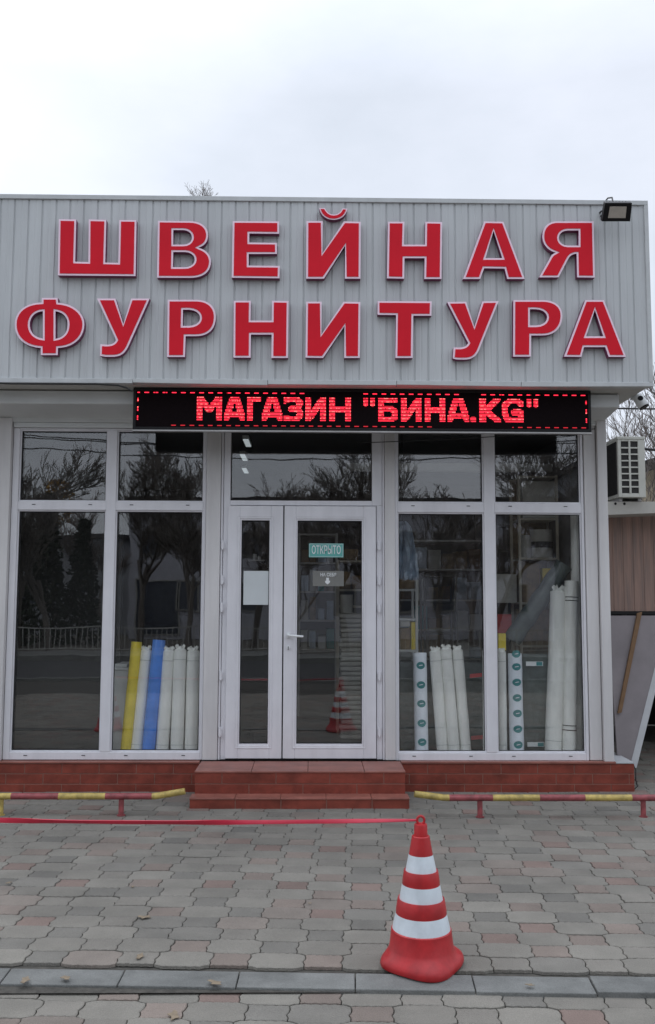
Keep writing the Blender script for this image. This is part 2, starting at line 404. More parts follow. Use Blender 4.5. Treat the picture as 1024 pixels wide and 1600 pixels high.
# right return of the fascia (flat ribbed), top roof edge and trims
MB().box(FX1-.03, FX1-.006, FY+.02, 5.4, FZ0+.02, FZ1-.02).build('fascia_side', M['cladding'], B)
t = MB(); t.box(FX0, FX1, FY-.012, FY+.12, FZ1-.036, FZ1)
t.box(FX1-.032, FX1, FY-.014, FY+.03, FZ0+.034, FZ1-.038)
t.build('fascia_top_trim', M['cap'], B, bevel=.003)
t = MB(); segs = [(FX0, -1.36), (-1.357, -.35), (-.347, .62), (.623, 1.56), (1.563, FX1)]
for i, (a, c) in enumerate(segs):
    dz = [0, .006, 0, .004, -.004][i]
    t.add([(a, FY-.016, FZ0-.004+dz), (c, FY-.016, FZ0-.004-dz), (c, FY+.05, FZ0-.004-dz), (a, FY+.05, FZ0-.004+dz),
           (a, FY-.016, FZ0+.032), (c, FY-.016, FZ0+.032), (c, FY+.05, FZ0+.032), (a, FY+.05, FZ0+.032)],
          [(0,3,2,1),(4,5,6,7),(0,1,5,4),(1,2,6,5),(2,3,7,6),(3,0,4,7)])
t.build('fascia_bottom_trim', M['cap'], B, bevel=.003)
MB().box(FX0, FX1-.034, FY+.052, 5.4, FZ0, FZ0+.03).build('soffit', M['soffit'], B)
MB().box(FX0, FX1-.034, FY+.13, 5.4, FZ1-.05, FZ1-.02).build('roof', M['roofdark'], B)
# shell
s = MB()
s.box(XR-.12, XR-.004, .13, 5.4, .22, FZ0-.004)
s.box(XL, -2.60, .0, .12, .22, FZ0-.004)
s.box(XL, XL+.1, .13, 5.4, .22, FZ0-.004)
s.box(XL+.1, XR-.12, 5.3, 5.4, .22, FZ0-.004)
s.box(-2.60, XR-.14, .0, .12, 2.905, FZ0-.004)
s.build('wall', M['plaster'], B)
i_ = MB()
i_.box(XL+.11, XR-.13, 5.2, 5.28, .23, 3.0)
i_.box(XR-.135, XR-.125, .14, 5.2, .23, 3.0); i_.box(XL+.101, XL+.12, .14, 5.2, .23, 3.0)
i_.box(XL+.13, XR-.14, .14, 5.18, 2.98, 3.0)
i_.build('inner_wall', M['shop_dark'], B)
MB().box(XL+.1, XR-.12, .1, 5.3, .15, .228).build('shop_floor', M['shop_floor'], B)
# columns
def col(x0, x1, y0, y1, z0=.236, z1=2.96):
    c = MB(); c.box(x0, x1, y0, y1, z0, z1)
    return c.build('column', M['plaster'], B, bevel=.004)
col(-2.60, -2.447, -.045, .1); col(-.868, -.752, -.03, .1, .24); col(.578, .66, -.03, .1, .24)
c = col(2.315, XR, -.045, .12, .232, 2.98)
col(2.212, 2.309, -.012, .1)
# thin hinge strips each side of the door
MB().box(-.748, -.733, -.012, .06, .24, 2.90).box(.560, .575, -.012, .06, .24, 2.90).build('door_jamb_strip', M['pvc'], B)
# shutter boxes
sh = MB(); x_a, x_b = -3.2, 2.385
pr_ = [(-.395, 3.108), (-.395, 3.010), (-.385, 3.004), (-.06, 2.972), (-.03, 2.966), (-.03, 2.930), (.02, 2.930), (.02, 3.108)]
sh.add([(x_a, y, z) for y, z in pr_]+[(x_b, y, z) for y, z in pr_], [(k, (k+1) % 8, 8+(k+1) % 8, 8+k) for k in range(8)]+[tuple(range(8)), tuple(range(15, 7, -1))])
sh.build('shutter_box', M['shutter'], B, bevel=.006)
for q_ in ((-2.44, -.88), (.66, 2.21)): MB().box(*q_, -.02, .02, 2.888, 2.928).build('shutter_guide', M['shutter'], B, bevel=.003)
# plinth of red tiles with grout courses
def tiled(parent, name, x0, x1, y0, y1, z0, z1, courses, tl, off=0.0, side=True, top=None, mside='tile'):
    """front (y0) and end faces dressed in tiles set 3 mm proud of the grout"""
    core = MB(); core.box(x0+.004, x1-.004, y0+.004, y1, z0, z1-.003); core.build(name+'_core' if False else name, M['grout'], parent)
    g = MB(); h = (z1-z0)/courses; rr = random.Random(int((x0+9)*100))
    for k in range(courses):
        xs = x0 - (tl*.5 if k % 2 else 0) - off
        while xs < x1:
            a, c = max(xs+.003, x0), min(xs+tl-.003, x1)
            if c-a > .012: g.box(a, c, y0+rr.uniform(-.0008, .0008), y0+.010, z0+k*h+.003, z0+(k+1)*h-.003)
            xs += tl
        if side:
            ys = y0
            while ys < y1:
                c = min(ys+tl, y1)
                if c-ys > .012: g.box(x1-.010, x1+.001, ys+.011, c-.003, z0+k*h+.003, z0+(k+1)*h-.003); g.box(x0-.001, x0+.010, ys+.011, c-.003, z0+k*h+.003, z0+(k+1)*h-.003)
                ys += tl
    g.build('tile', M[mside], parent, bevel=.0015)
    if top:
        q = MB(); xs = x0-.004
        while xs < x1:
            c = min(xs+top, x1+.004); q.box(xs+.002, c-.002, y0-.006, y1, z1-.002, z1+.009); xs += top
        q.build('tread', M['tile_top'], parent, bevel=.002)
PL = MB
tiled(B, 'plinth', XL, -.885, -.05, .1, -.02, .218, 3, .29, side=False)
tiled(B, 'plinth', .70, 2.545, -.05, .1, -.02, .218, 3, .29, off=.08)
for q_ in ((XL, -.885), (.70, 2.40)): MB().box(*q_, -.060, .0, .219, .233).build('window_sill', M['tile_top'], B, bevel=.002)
MB().box(2.402, 2.55, -.055, .45, .2195, .226).build('sill_plate', M['board_edge'], B)
# steps
ST = empty('entrance_steps', (-.08, -.3, 0), 'two red tiled steps with worn landing below the shop door', 'steps')
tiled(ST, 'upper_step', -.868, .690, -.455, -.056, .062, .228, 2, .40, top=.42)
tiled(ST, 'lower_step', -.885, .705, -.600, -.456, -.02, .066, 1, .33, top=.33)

# windows -----------------------------------------------------------
prnd = random.Random(11)
def pane(parent, x0, x1, z0, z1, y=.045, ax=None, az=None):
    c = MB(); c.box(x0, x1, -.008, .008, z0, z1)
    o = c.build('pane', M['glass'], parent)
    o.location.y = y - wloc(parent).y
    o.rotation_euler = (R(prnd.uniform(-.12, .12)) if ax is None else R(ax), 0, R(prnd.uniform(-.2, .2)) if az is None else R(az))
    g = MB(); g.ring(x0-.002, x1+.002, z0-.002, z1+.002, .006, .006, .03)
    return o, g
def window(x0, x1, z0, z1, mulx, zt, fl, fr):
    """2 x 2 fixed window; mulx=(a,b) mullion, zt=(a,b) transom"""
    f = MB(); f.box(x0, fl, 0, .07, z0, z1); f.box(fr, x1, 0, .07, z0, z1)
    zb, zu = z0+.06, z1-.012
    f.box(fl, fr, .002, .07, z0, zb); f.box(fl, fr, .002, .07, zu, z1)
    f.box(mulx[0], mulx[1], .001, .069, zb, zu)
    f.box(fl, mulx[0], .003, .068, zt[0], zt[1]); f.box(mulx[1], fr, .003, .068, zt[0], zt[1])
    W_ = f.build('window', M['pvc'], B, bevel=.004)
    bead = MB(); gk = MB()
    for (a, c) in ((fl, mulx[0]), (mulx[1], fr)):
        for (d, e_) in ((zb, zt[0]), (zt[1], zu)):
            bead.ring(a, c, d, e_, .011, .016, .05)
            o, g = pane(W_, a+.008, c-.008, d+.008, e_-.008, ax=(.04 if d > 2 else -.25)+prnd.uniform(-.05, .05))
            gk.ring(a+.011, c-.011, d+.011, e_-.011, .005, .024, .034)
            for q in (.18, .82):      # drainage slots
                xx = a+(c-a)*q
                gk.box(xx-.014, xx+.014, -.0015, .004, d-.028, d-.023)
    bead.build('glazing_bead', M['pvc'], W_, bevel=.002); gk.build('gasket', M['gasket'], W_)
    return W_
window(-2.443, -.872, .236, 2.886, (-1.680, -1.602), (2.216, 2.286), -2.392, -.893)
window(.662, 2.208, .232, 2.886, (1.390, 1.476), (2.211, 2.290), .682, 2.186)
# door set ----------------------------------------------------------
f = MB(); f.box(-.730, -.676, .0, .07, .24, 2.885); f.box(.476, .558, .0, .07, 2.262, 2.885); f.box(.512, .558, .0, .07, .24, 2.262)
f.box(-.676, .476, .001, .07, 2.262, 2.302); f.box(-.676, .476, .001, .07, 2.873, 2.885)
DF = f.build('door_frame', M['pvc'], B, bevel=.004)
g = MB(); g.ring(-.676, .476, 2.302, 2.873, .006, .024, .036); g.build('gasket', M['gasket'], DF)
pane(DF, -.674, .474, 2.304, 2.871, ax=.02)
def leaf(x0, x1, z0, z1, gx0, gx1, gz0, gz1, az, ax):
    d = MB(); y0 = -.022
    d.box(x0, gx0, y0, .05, z0, z1); d.box(gx1, x1, y0, .05, z0, z1); d.box(gx0, gx1, y0, .05, z0, gz0); d.box(gx0, gx1, y0, .05, gz1, z1)
    D = d.build('door', M['pvc'], B, bevel=.004)
    q = MB(); q.ring(gx0-.022, gx1+.022, gz0-.022, gz1+.022, .004, y0-.004, y0+.01); q.ring(gx0, gx1, gz0, gz1, .012, y0+.008, .03)
    q.build('glazing_bead', M['pvc'], D, bevel=.0015)
    k = MB(); k.ring(gx0+.012, gx1-.012, gz0+.012, gz1-.012, .005, y0+.014, .03); k.build('gasket', M['gasket'], D)
    pane(D, gx0+.006, gx1-.006, gz0+.006, gz1-.006, .02, ax=ax, az=az)
    return D
D1 = leaf(-.690, -.2445, .250, 2.256, -.592, -.342, .352, 2.150, .5, -.25)
D2 = leaf(-.2345, .506, .250, 2.256, -.140, .405, .352, 2.150, 1.1, -.35)
MB().box(-.2425, -.2365, -.004, .03, .250, 2.256).build('door_gap', M['gasket'], DF)
MB().box(-.690, .506, -.006, .04, .2385, .2480).build('threshold', M['gasket'], DF)
h = MB(); hp = at(462, 993, -.07)
h.tube([(hp.x-.055, -.025, hp.z), (hp.x-.055, -.068, hp.z), (hp.x-.045, -.078, hp.z), (hp.x+.062, -.078, hp.z-.008)], [.011, .011, .010, .009], 10)
h.box(hp.x-.07, hp.x-.04, -.032, -.022, hp.z-.02, hp.z+.02)
h.build('handle', M['white'], D2, smooth=True, bevel=.002)
k = MB(); k.tube([(hp.x-.058, -.034, hp.z-.095), (hp.x-.058, -.022, hp.z-.095)], .014, 14, 0); k.box(hp.x-.061, hp.x-.055, -.0355, -.03, hp.z-.115, hp.z-.088, 1)
k.build('lock', [M['white'], M['gasket']], D2)
for xs, D in ((-.7315, D1), (.532, D2)):
    for zz in (.42, .86, 1.40, 1.62, 1.90):
        hb = MB(); hb.tube([(xs, -.026, zz), (xs, -.026, zz+.075)], .008, 10); hb.box(xs-.014, xs+.014, -.022, -.001, zz+.01, zz+.06)
        hb.build('hinge', M['pvc'], D, smooth=True)

# ================================================================== CHANNEL LETTER SIGN
SY = -.675      # front of the white rims
SG = empty('shop_sign', (0, FY, 3.3), 'two rows of red letters with pink rims on the grey fascia', 'sign')
def path(o, s, cmds):
    """cmds: points, or 6-tuples for bezier, in picture units -> XZ on the sign plane"""
    pts = []
    cur = None
    for c in cmds:
        if len(c) == 2: pts.append(c); cur = c
        else:
            p0 = cur; p1 = c[:2]; p2 = c[2:4]; p3 = c[4:]
            for i in range(1, 11):
                t = i/10; u = 1-t
                pts.append(tuple(u**3*p0[k]+3*u*u*t*p1[k]+3*u*t*t*p2[k]+t**3*p3[k] for k in (0, 1)))
            cur = p3
    out = []
    for x, y in pts:
        p = at(o[0]+x/s, o[1]+y/s, SY); out.append((p.x, p.z))
    cl = []
    for p in out:
        if not cl or math.hypot(p[0]-cl[-1][0], p[1]-cl[-1][1]) > .0015: cl.append(p)
    if math.hypot(cl[0][0]-cl[-1][0], cl[0][1]-cl[-1][1]) < .0015: cl.pop()
    return cl
def area(l): return sum(l[i][0]*l[(i+1) % len(l)][1]-l[(i+1) % len(l)][0]*l[i][1] for i in range(len(l)))/2
def inset(l, d):
    n = len(l); out = []
    for i in range(n):
        a, p, c = Vector(l[i-1]), Vector(l[i]), Vector(l[(i+1) % n])
        e1 = (p-a).normalized(); e2 = (c-p).normalized()
        n1 = Vector((-e1.y, e1.x)); n2 = Vector((-e2.y, e2.x))
        mt = (n1+n2); q = max(.35, 1+n1.dot(n2)); out.append(tuple(p + mt*(d/q)))
    return out
R1, R2, R3, R4, R5 = (80, 320), (340, 320), (580, 320), (820, 320), (0, 440); s1, s4 = 3.938, 5.12
GL = [
 ('Ш', R1, s1, [[(48,88),(155,90),(148,350),(230,352),(232,90),(340,92),(333,355),(414,357),(420,93),(526,94),(520,438),(42,434)]]),
 ('В', R1, s1, [[(658,98),(850,100),(930,100,968,140,966,190),(964,228,945,252,905,264),(955,275,985,310,984,350),(982,415,935,449,855,449),(652,448)],
               [(752,155),(815,155),(885,158,885,245,815,245),(752,245)], [(752,290),(825,290),(905,293,905,384,820,384),(750,384)]]),
 ('Е', R2, s1, [[(94,100),(380,102),(380,178),(196,176),(196,232),(366,234),(366,302),(192,302),(192,374),(384,376),(382,452),(88,448)]]),
 ('Й', R2, s1, [[(548,100),(648,100),(646,300),(778,102),(882,104),(880,454),(784,454),(786,250),(655,454),(546,454)]]),
 ('Н', R3, s1, [[(104,104),(206,104),(202,245),(332,245),(334,104),(438,106),(434,456),(328,456),(330,328),(206,328),(204,454),(98,452)]]),
 ('А', R3, s1, [[(696,102),(815,104),(946,456),(838,456),(822,392),(696,390),(672,456),(566,456)], [(754,160),(808,328),(704,328)]]),
 ('Я', R4, s4, [[(552,132),(562,582),(420,580),(416,392),(380,392,360,410,345,440),(272,580),(115,580),(200,430),(215,400,225,392,250,382),(180,365,140,310,142,250),(142,175,190,132,260,132)],
               [(432,205),(345,205),(250,208,250,322,345,326),(432,326)]]),
 ('Ф', R5, s1, [[(258,100),(356,100),(358,130),(450,135,522,190,520,265),(518,350,450,405,358,408),(356,452),(252,452),(252,408),(150,402,92,345,92,265),(92,180,160,130,258,128)],
               [(265,182),(265,350),(215,345,184,310,184,265),(184,220,215,185,262,182)], [(342,182),(395,188,420,225,418,268),(416,315,390,345,342,352)]]),
 ('У', R5, s1, [[(598,104),(712,104),(760,262),(808,104),(922,104),(790,400),(765,450,735,462,690,462),(650,462),(635,460,628,458,616,455),(618,385),(655,388),(690,388,705,380,716,360)]]),
 ('Р', R1, s1, [[(718,584),(900,584),(975,588,1016,630,1014,695),(1010,770,965,808,890,808),(828,808),(824,936),(714,936)], [(812,645),(850,645),(940,650,940,742,850,745),(810,745)]]),
 ('Н', R2, s1, [[(100,590),(206,590),(204,712),(334,712),(336,590),(438,592),(434,942),(332,942),(334,798),(206,798),(204,940),(98,940)]]),
 ('И', R2, s1, [[(546,596),(642,596),(640,798),(776,596),(880,598),(876,942),(780,942),(782,745),(650,942),(542,940)]]),
 ('Т', R3, s1, [[(40,592),(374,594),(372,682),(260,682),(256,942),(150,942),(154,678),(40,676)]]),
 ('У', R3, s1, [[(468,598),(586,596),(636,752),(684,594),(786,592),(668,885),(650,935,620,952,575,952),(545,952),(530,952,515,950,503,945),(508,878),(548,878),(575,876,588,868,598,850)]]),
 ('Р', R4, s4, [[(-90,762),(150,762),(250,765,302,815,302,890),(300,985,240,1045,140,1045),(52,1045),(50,1214),(-92,1214)], [(42,835),(90,835),(210,838,210,962,90,965),(42,965)]]),
 ('А', R4, s4, [[(485,762),(635,762),(812,1216),(672,1216),(645,1138),(475,1138),(455,1216),(315,1214)], [(562,840),(630,1052),(492,1052)]]),
]
def make_letter(o, s, loops, parent, name='letter', rim=.0145):
    lp = [path(o, s, l) for l in loops]
    for i, l in enumerate(lp):
        if (area(l) > 0) != (i == 0): l.reverse()
    b = MB(); b.poly(lp, SY, FY-.004, 1, 0, front=True, back=False)
    q = b.build(name, [M['letter_side'], M['letter_rim']], parent, recalc=False)
    fl = [inset(l, rim) for l in lp]
    b = MB(); b.poly(fl, SY-.004, SY+.001, 0, 0, back=False)
    b.build('face', M['letter_red'], q, recalc=False)
    return q
ordn = {('Ш',0):'red letter Ш', }
for i, (ch, o, s, lp) in enumerate(GL):
    q = make_letter(o, s, lp, SG)
    row = 'upper' if i < 7 else 'lower'
    q['label'] = 'red letter %s with pink rim in the %s row' % (ch, row)
br = make_letter(R2, s1, [[(626,20),(662,20),(675,50,695,60,715,60),(740,60,758,48,768,22),(800,24),(790,72,755,92,712,92),(668,90,635,65,626,20)]], SG, 'letter_breve', .009)
# side walls cast real shadow on the cladding; nothing else needed

# ================================================================== LED SIGN
l0, l1 = at(208, 606, -.70), at(924, 673, -.70)
LX0, LX1, LZ0, LZ1 = at(208, 640, -.50).x, at(924, 640, -.50).x, 2.787, 3.111
LED = empty('led_ticker_sign', ((LX0+LX1)/2, -0.4600, LZ0), 'black LED ticker panel glowing with red shop name under the fascia', 'LED sign')
b = MB(); b.ring(LX0, LX1, LZ0, LZ1, .022, -0.5000, -0.4000); b.box(LX0+.022, LX1-.022, -0.4600, -0.4100, LZ0+.022, LZ1-.022)
b.build('housing', M['black'], LED, bevel=.003)
MB().box(LX0+.0225, LX1-.0225, -0.4940, -0.4620, LZ0+.0225, LZ1-.0225).build('screen', M['ledface'], LED)
MB().box(LX0-.002, LX1+.002, -0.5060, -0.4600, LZ0-.012, LZ0-.001).build('rail', M['alu'], LED)
PT = (LZ1-LZ0-.045)/32.0
SX0, SZ0 = LX0+.0225, LZ0+.0225
NCOL = int((LX1-LX0-.045)/PT)
ST_ = {  # strokes on a unit box (x right, y up), width relative to height
 'М': [[(.12,0),(.12,1)],[(.88,0),(.88,1)],[(.12,.95),(.5,.45),(.88,.95)]],
 'А': [[(.07,0),(.42,1),(.58,1),(.93,0)],[(.2,.25),(.8,.25)]],
 'Г': [[(.2,0),(.2,.92),(.98,.92)]],
 'З': [[(.08,.86),(.3,.94),(.65,.93),(.86,.76),(.72,.55),(.4,.52)],[(.72,.52),(.9,.28),(.7,.08),(.35,.06),(.06,.13)]],
 'И': [[(.13,0),(.13,1)],[(.87,0),(.87,1)],[(.18,.1),(.82,.9)]],
 'Н': [[(.13,0),(.13,1)],[(.87,0),(.87,1)],[(.13,.5),(.87,.5)]],
 'Б': [[(.16,0),(.16,1)],[(.16,.93),(.9,.93)],[(.16,.55),(.65,.55),(.88,.42),(.88,.2),(.65,.07),(.16,.07)]],
 'K': [[(.16,0),(.16,1)],[(.9,1),(.3,.5),(.92,0)]],
 'G': [[(.9,.78),(.7,.93),(.4,.93),(.15,.72),(.12,.4),(.25,.12),(.5,.05),(.88,.1),(.88,.42),(.55,.42)]],
 '.': [[(.5,.08),(.5,.1)]],
 '"': [[(.22,.98),(.25,.72)],[(.78,.98),(.75,.72)]],
}
def dseg(p, a, b):
    ax, ay = a; bx, by = b; dx, dy = bx-ax, by-ay; t = max(0, min(1, ((p[0]-ax)*dx+(p[1]-ay)*dy)/(dx*dx+dy*dy+1e-9)))
    return math.hypot(p[0]-ax-dx*t, p[1]-ay-dy*t)
def dots(cells, name, parent, big=.86):
    b = MB()
    for (c, r) in cells:
        x = SX0+(c+.5)*PT; z = SZ0+(r+.5)*PT; h = PT*.5*big
        k = r % 3
        if rnd.random() < .03: k = 1
        mi = {0: 0, 1: 1, 2: 2 if rnd.random() < .35 else 0}[k]
        b.box(x-h, x+h, -0.4970, -0.4945, z-h*.72, z+h*.72, mi)
    return b.build(name, [M['led_a'], M['led_b'], M['led_c']], parent)
r_lo, r_hi = 6, 27
words = [('М',307.5,347.5),('А',350,383),('Г',385.5,408.5),('А',409,442),('З',444,474),('И',476.5,510),('Н',515,548.5),('"',567,588),('Б',591,622),('И',626,659),('Н',664.5,697),('А',699,733),('.',734,745.5),('K',749,783),('G',784,818),('"',822,844)]
for ch, a, c in words:
    xa, xc = at(a, 640, -0.5000).x, at(c, 640, -0.5000).x
    c0, c1 = round((xa-SX0)/PT), round((xc-SX0)/PT)
    cells = []
    wd, ht = (c1-c0), (r_hi-r_lo)
    hw = {'.': 3.0, '"': 2.1}.get(ch, 2.75)
    for cc in range(c0, c1):
        for rr_ in range(r_lo, r_hi):
            u = (cc-c0+.5); v = (rr_-r_lo+.5)
            d = min(dseg((u, v), (p[0]*wd, p[1]*ht), (q[0]*wd, q[1]*ht)) for st in ST_[ch] for p, q in zip(st, st[1:]))
            if d < hw: cells.append((cc, rr_))
    o = dots(cells, 'lit_character', LED); o['label'] = 'red lit character %s' % (ch if ch not in '."' else {'.': 'full stop', '"': 'quotation mark'}[ch])
runs = {}
for c in range(1, NCOL-1):
    if (c+1) % 8 < 4:
        if not (150 < c < 196 or 282 < c < 300): runs.setdefault(('t', (c+1)//8), []).append((c, 30))
        if not (c < 30 or 262 < c < 330): runs.setdefault(('b', (c+1)//8), []).append((c, 1))
for r in range(3, 29):
    if (r+2) % 8 < 4:
        runs.setdefault(('l', (r+2)//8), []).append((1, r)); runs.setdefault(('r', (r+2)//8), []).append((NCOL-2, r))
for cells in runs.values(): dots(cells, 'border_light', LED, 1.0)

# ================================================================== FLOODLIGHT
FL = empty('floodlight', (2.28, FY, 4.4), 'black LED floodlight at the top right corner of the fascia', 'floodlight')
def quadbox(pts, d, thick):
    a = [Vector(p) for p in pts]; n = (a[1]-a[0]).cross(a[3]-a[0]).normalized(); 
    if n.y > 0: n = -n
    return a, [p-n*thick for p in a]
ft = [at(946, 317, -.88), at(988, 317, -.88), at(985, 346, -.80), at(941, 346, -.80)]
ft = [Vector(p) for p in ft]
fr_, bk = quadbox(ft, 0, .045)
b = MB(); b.add(fr_+bk, [(0,1,2,3),(7,6,5,4),(0,4,5,1),(1,5,6,2),(2,6,7,3),(3,7,4,0)])
for k in range(7):
    t0 = .12+k*.12; p = bk[0].lerp(bk[1], t0); q = bk[3].lerp(bk[2], t0); n_ = (bk[0]-fr_[0]).normalized()
    w = Vector((.004, 0, 0)); b.add([p, p+w, q+w, q, p+n_*.02, p+w+n_*.02, q+w+n_*.02, q+n_*.02], [(0,1,2,3),(4,5,6,7),(0,1,5,4),(1,2,6,5),(2,3,7,6),(3,0,4,7)])
b.build('housing', M['black'], FL, bevel=.006)
ctr = sum(fr_, Vector())/4; nn = (fr_[0]-bk[0]).normalized()
ins = [ctr+(p-ctr)*.62+nn*.0015 for p in fr_]; ins2 = [p+nn*.002 for p in ins]
b = MB(); b.add(ins+ins2, [(0,1,2,3),(4,5,6,7),(0,1,5,4),(1,2,6,5),(2,3,7,6),(3,0,4,7)]); b.build('lens', M['lens'], FL)
mid = (bk[0]+bk[1])/2; b = MB()
for sx in (-.06, .06):
    p = ctr - nn*.05 + Vector((sx*.98, 0, 0)); b.tube([p, (p.x, FY-.03, p.z+.06), (p.x, FY-.002, p.z+.06)], .007, 6)
b.tube([(ctr.x-.06, FY-.012, ctr.z+.06), (ctr.x+.06, FY-.012, ctr.z+.06)], .008, 6)
b.build('bracket', M['black'], FL)
b = MB(); p0 = at(950, 307, -.64); p1 = at(958, 316, -.74)
b.tube([(p0.x-.01, -.5, FZ1+.004), (p0.x, -.64, FZ1+.012), p1.lerp(p0, .5)+Vector((.01, -.01, .01)), p1], .006, 6); b.build('cord', M['cable'], FL, smooth=True)

# ================================================================== SECURITY CAMERA
c0 = at(1001, 627, -.30)
SC = empty('security_camera', (c0.x, c0.y, FZ0), 'white dome camera hanging under the right corner of the fascia', 'security camera')
def sphere(b, c, r, mi=0, sq=(1,1,1), n=20, rot_=None):
    vs = []; fs = []
    m_ = n//2
    for j in range(m_+1):
        th = pi*j/m_
        for k in range(n):
            a = 2*pi*k/n; v = Vector((r*sq[0]*sin(th)*cos(a), r*sq[1]*sin(th)*sin(a), r*sq[2]*cos(th)))
            if rot_: v = rot_ @ v
            vs.append(Vector(c)+v)
    for j in range(m_):
        for k in range(n): fs.append((j*n+k, j*n+(k+1)%n, (j+1)*n+(k+1)%n, (j+1)*n+k))
    return b.add(vs, fs, mi)
b = MB(); b.tube([(c0.x-.03, c0.y+.03, FZ0-.001), (c0.x-.03, c0.y+.03, FZ0-.02)], .035, 18); b.tube([(c0.x-.03, c0.y+.03, FZ0-.02), (c0.x-.01, c0.y+.01, c0.z+.05)], .016, 12); b.build('mount', M['shutter'], SC, smooth=True)
b = MB(); dv = Vector((.40, -.22, -.85)).normalized(); b.tube([c0-dv*.055, c0-dv*.05, c0+dv*.045, c0+dv*.052], [.02, .04, .045, .042], 20); sphere(b, c0+Vector((-.01, .02, .03)), .042); b.build('body', M['shutter'], SC, smooth=True)
b = MB(); b.tube([c0+dv*.0525, c0+dv*.062], [.039, .036], 20); b.build('lens', M['black'], SC, smooth=True)
b = MB(); q = c0+Vector((-.012, -.040, .018)); b.tube([q+Vector((0, .01, .0)), q+Vector((0, -.008, -.004))], [.021, .018], 14); b.build('sensor', M['black'], SC, smooth=True)
# small dark bracket off the right return of the fascia
p = at(1019, 357, .2)
b = MB(); b.add([(FX1-.003, .2, p.z+.055), (FX1-.003, .2, p.z-.06), (FX1+.14, .2, p.z+.045), (FX1+.14, .2, p.z+.062), (FX1-.003, .24, p.z+.055), (FX1-.003, .24, p.z-.06), (FX1+.14, .24, p.z+.045), (FX1+.14, .24, p.z+.062)],
      [(0,1,2,3),(7,6,5,4),(0,4,5,1),(1,5,6,2),(2,6,7,3),(3,7,4,0)])
b.build('wall_bracket', M['black'], label='small dark metal bracket jutting from the right side of the fascia', cat='bracket')
# hook on the column
p = at(943, 668, .15)
b = MB(); b.tube([(XR-.01, .15, p.z+.03), (XR+.02, .15, p.z+.045), (XR+.028, .15, p.z+.02), (XR+.05, .15, p.z-.03), (XR+.01, .15, p.z-.035), (XR+.02, .15, p.z+.01)], .006, 6)
b.build('wall_hook', M['black'], smooth=True, label='small black hook on the right end of the wall under the soffit', cat='hook')

# ================================================================== AC UNIT
AY = .55
a0, a1 = at(965, 685, AY), at(1010, 777, AY)
AX0, AX1, AZ0, AZ1 = a0.x, a1.x, a1.z, a0.z+.005
AC = empty('air_conditioner', ((AX0+AX1)/2, AY+.4, AZ0), 'beige outdoor air conditioner unit with grilled end above the brown sheet wall', 'air conditioner')
b = MB(); w = AX1-AX0
b.box(AX0, AX1, AY+.012, AY+.80, AZ0, AZ1-.012); b.box(AX0-.006, AX1+.006, AY-.006, AY+.81, AZ1-.012, AZ1+.012)
gx0, gx1 = AX0+.03, AX0+w*.74
b.box(AX0, gx0, AY, AY+.012, AZ0, AZ1-.012); b.box(gx1, AX1, AY, AY+.012, AZ0, AZ1-.012)
gz0, gz1 = AZ0+.035, AZ1-.03
b.box(gx0, gx1, AY, AY+.012, AZ0, gz0); b.box(gx0, gx1, AY, AY+.012, gz1, AZ1-.012)
b.build('casing', M['ac_white'], AC, bevel=.004)
b = MB(); b.box((gx0+gx1)/2-.008, (gx0+gx1)/2+.008, AY-.003, AY+.010, gz0, gz1)
for k in range(1, 8):
    zz = gz0+(gz1-gz0)*k/8; b.box(gx0, gx1, AY-.001, AY+.009, zz-.006, zz+.006)
b.build('grille', M['ac_white'], AC)
b = MB(); b.box(gx0, gx1, AY+.0105, AY+.0118, gz0, gz1); b.box(AX0-.004, AX0-.001, AY+.03, AY+.78, AZ0+.03, AZ1-.03)
for k in range(40):
    yy = AY+.03+k*.0187; b.box(AX0-.010, AX0-.004, yy, yy+.004, AZ0+.03, AZ1-.03)
b.build('coil', M['ac_dark'], AC)
b = MB(); b.box(AX0+.02, AX0+.05, AY+.06, AY+.75, AZ0-.03, AZ0-.001); b.box(AX1-.05, AX1-.02, AY+.06, AY+.75, AZ0-.03, AZ0-.001)
b.build('foot', M['alu'], AC)
b = MB(); b.tube([(AX0+.05, AY+.7, AZ0+.1), (AX0-.08, AY+.72, AZ0+.02), (XR-.02, AY+.75, AZ0+.3), (XR-.02, AY+.75, AZ0+.5)], .012, 8); b.build('pipe', M['cable'], AC, smooth=True)

# ================================================================== SIDE YARD: shed of brown sheet, leaning board, beam
SHY = 1.0
p0, p1 = at(945, 800, SHY), at(1024, 955, SHY)
SHD = empty('brown_shed', (3.4, SHY, 0), 'shed clad in brown sheet metal with a dark opening beside the shop', 'shed')
b = MB(); x = 2.40; vs = []; fs = []; i = 0
pr = []
while x < 5.2:
    pr += [(x, 0), (x+.055, 0), (x+.06, .005), (x+.085, .005), (x+.09, 0)]; x += .095
for (xx, dy) in pr: vs += [(xx, SHY+dy, p1.z), (xx, SHY+dy, p0.z-.004)]
for i in range(len(pr)-1): fs.append((2*i, 2*i+2, 2*i+3, 2*i+1))
b.add(vs, fs).build('cladding', M['brownmetal'], SHD)
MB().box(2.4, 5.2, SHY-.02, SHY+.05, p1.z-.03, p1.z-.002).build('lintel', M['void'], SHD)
MB().box(2.40, 5.2, SHY+.06, 3.6, p0.z-.16, p0.z-.13).box(2.40, 5.2, 3.6, 3.66, 0, p0.z-.13).box(5.2, 5.25, SHY, 3.66, 0, p0.z-.13).box(2.397, 2.43, SHY+.06, 3.6, 0, p0.z-.165).build('added_dark_box', M['void'], SHD)  # unseen back, sides and roof added in near-black to keep the opening dark
for xx in (3.05, 3.4): MB().box(xx, xx+.05, 2.6, 2.65, 0, p0.z-.17).build('post', M['ac_slot'], SHD)
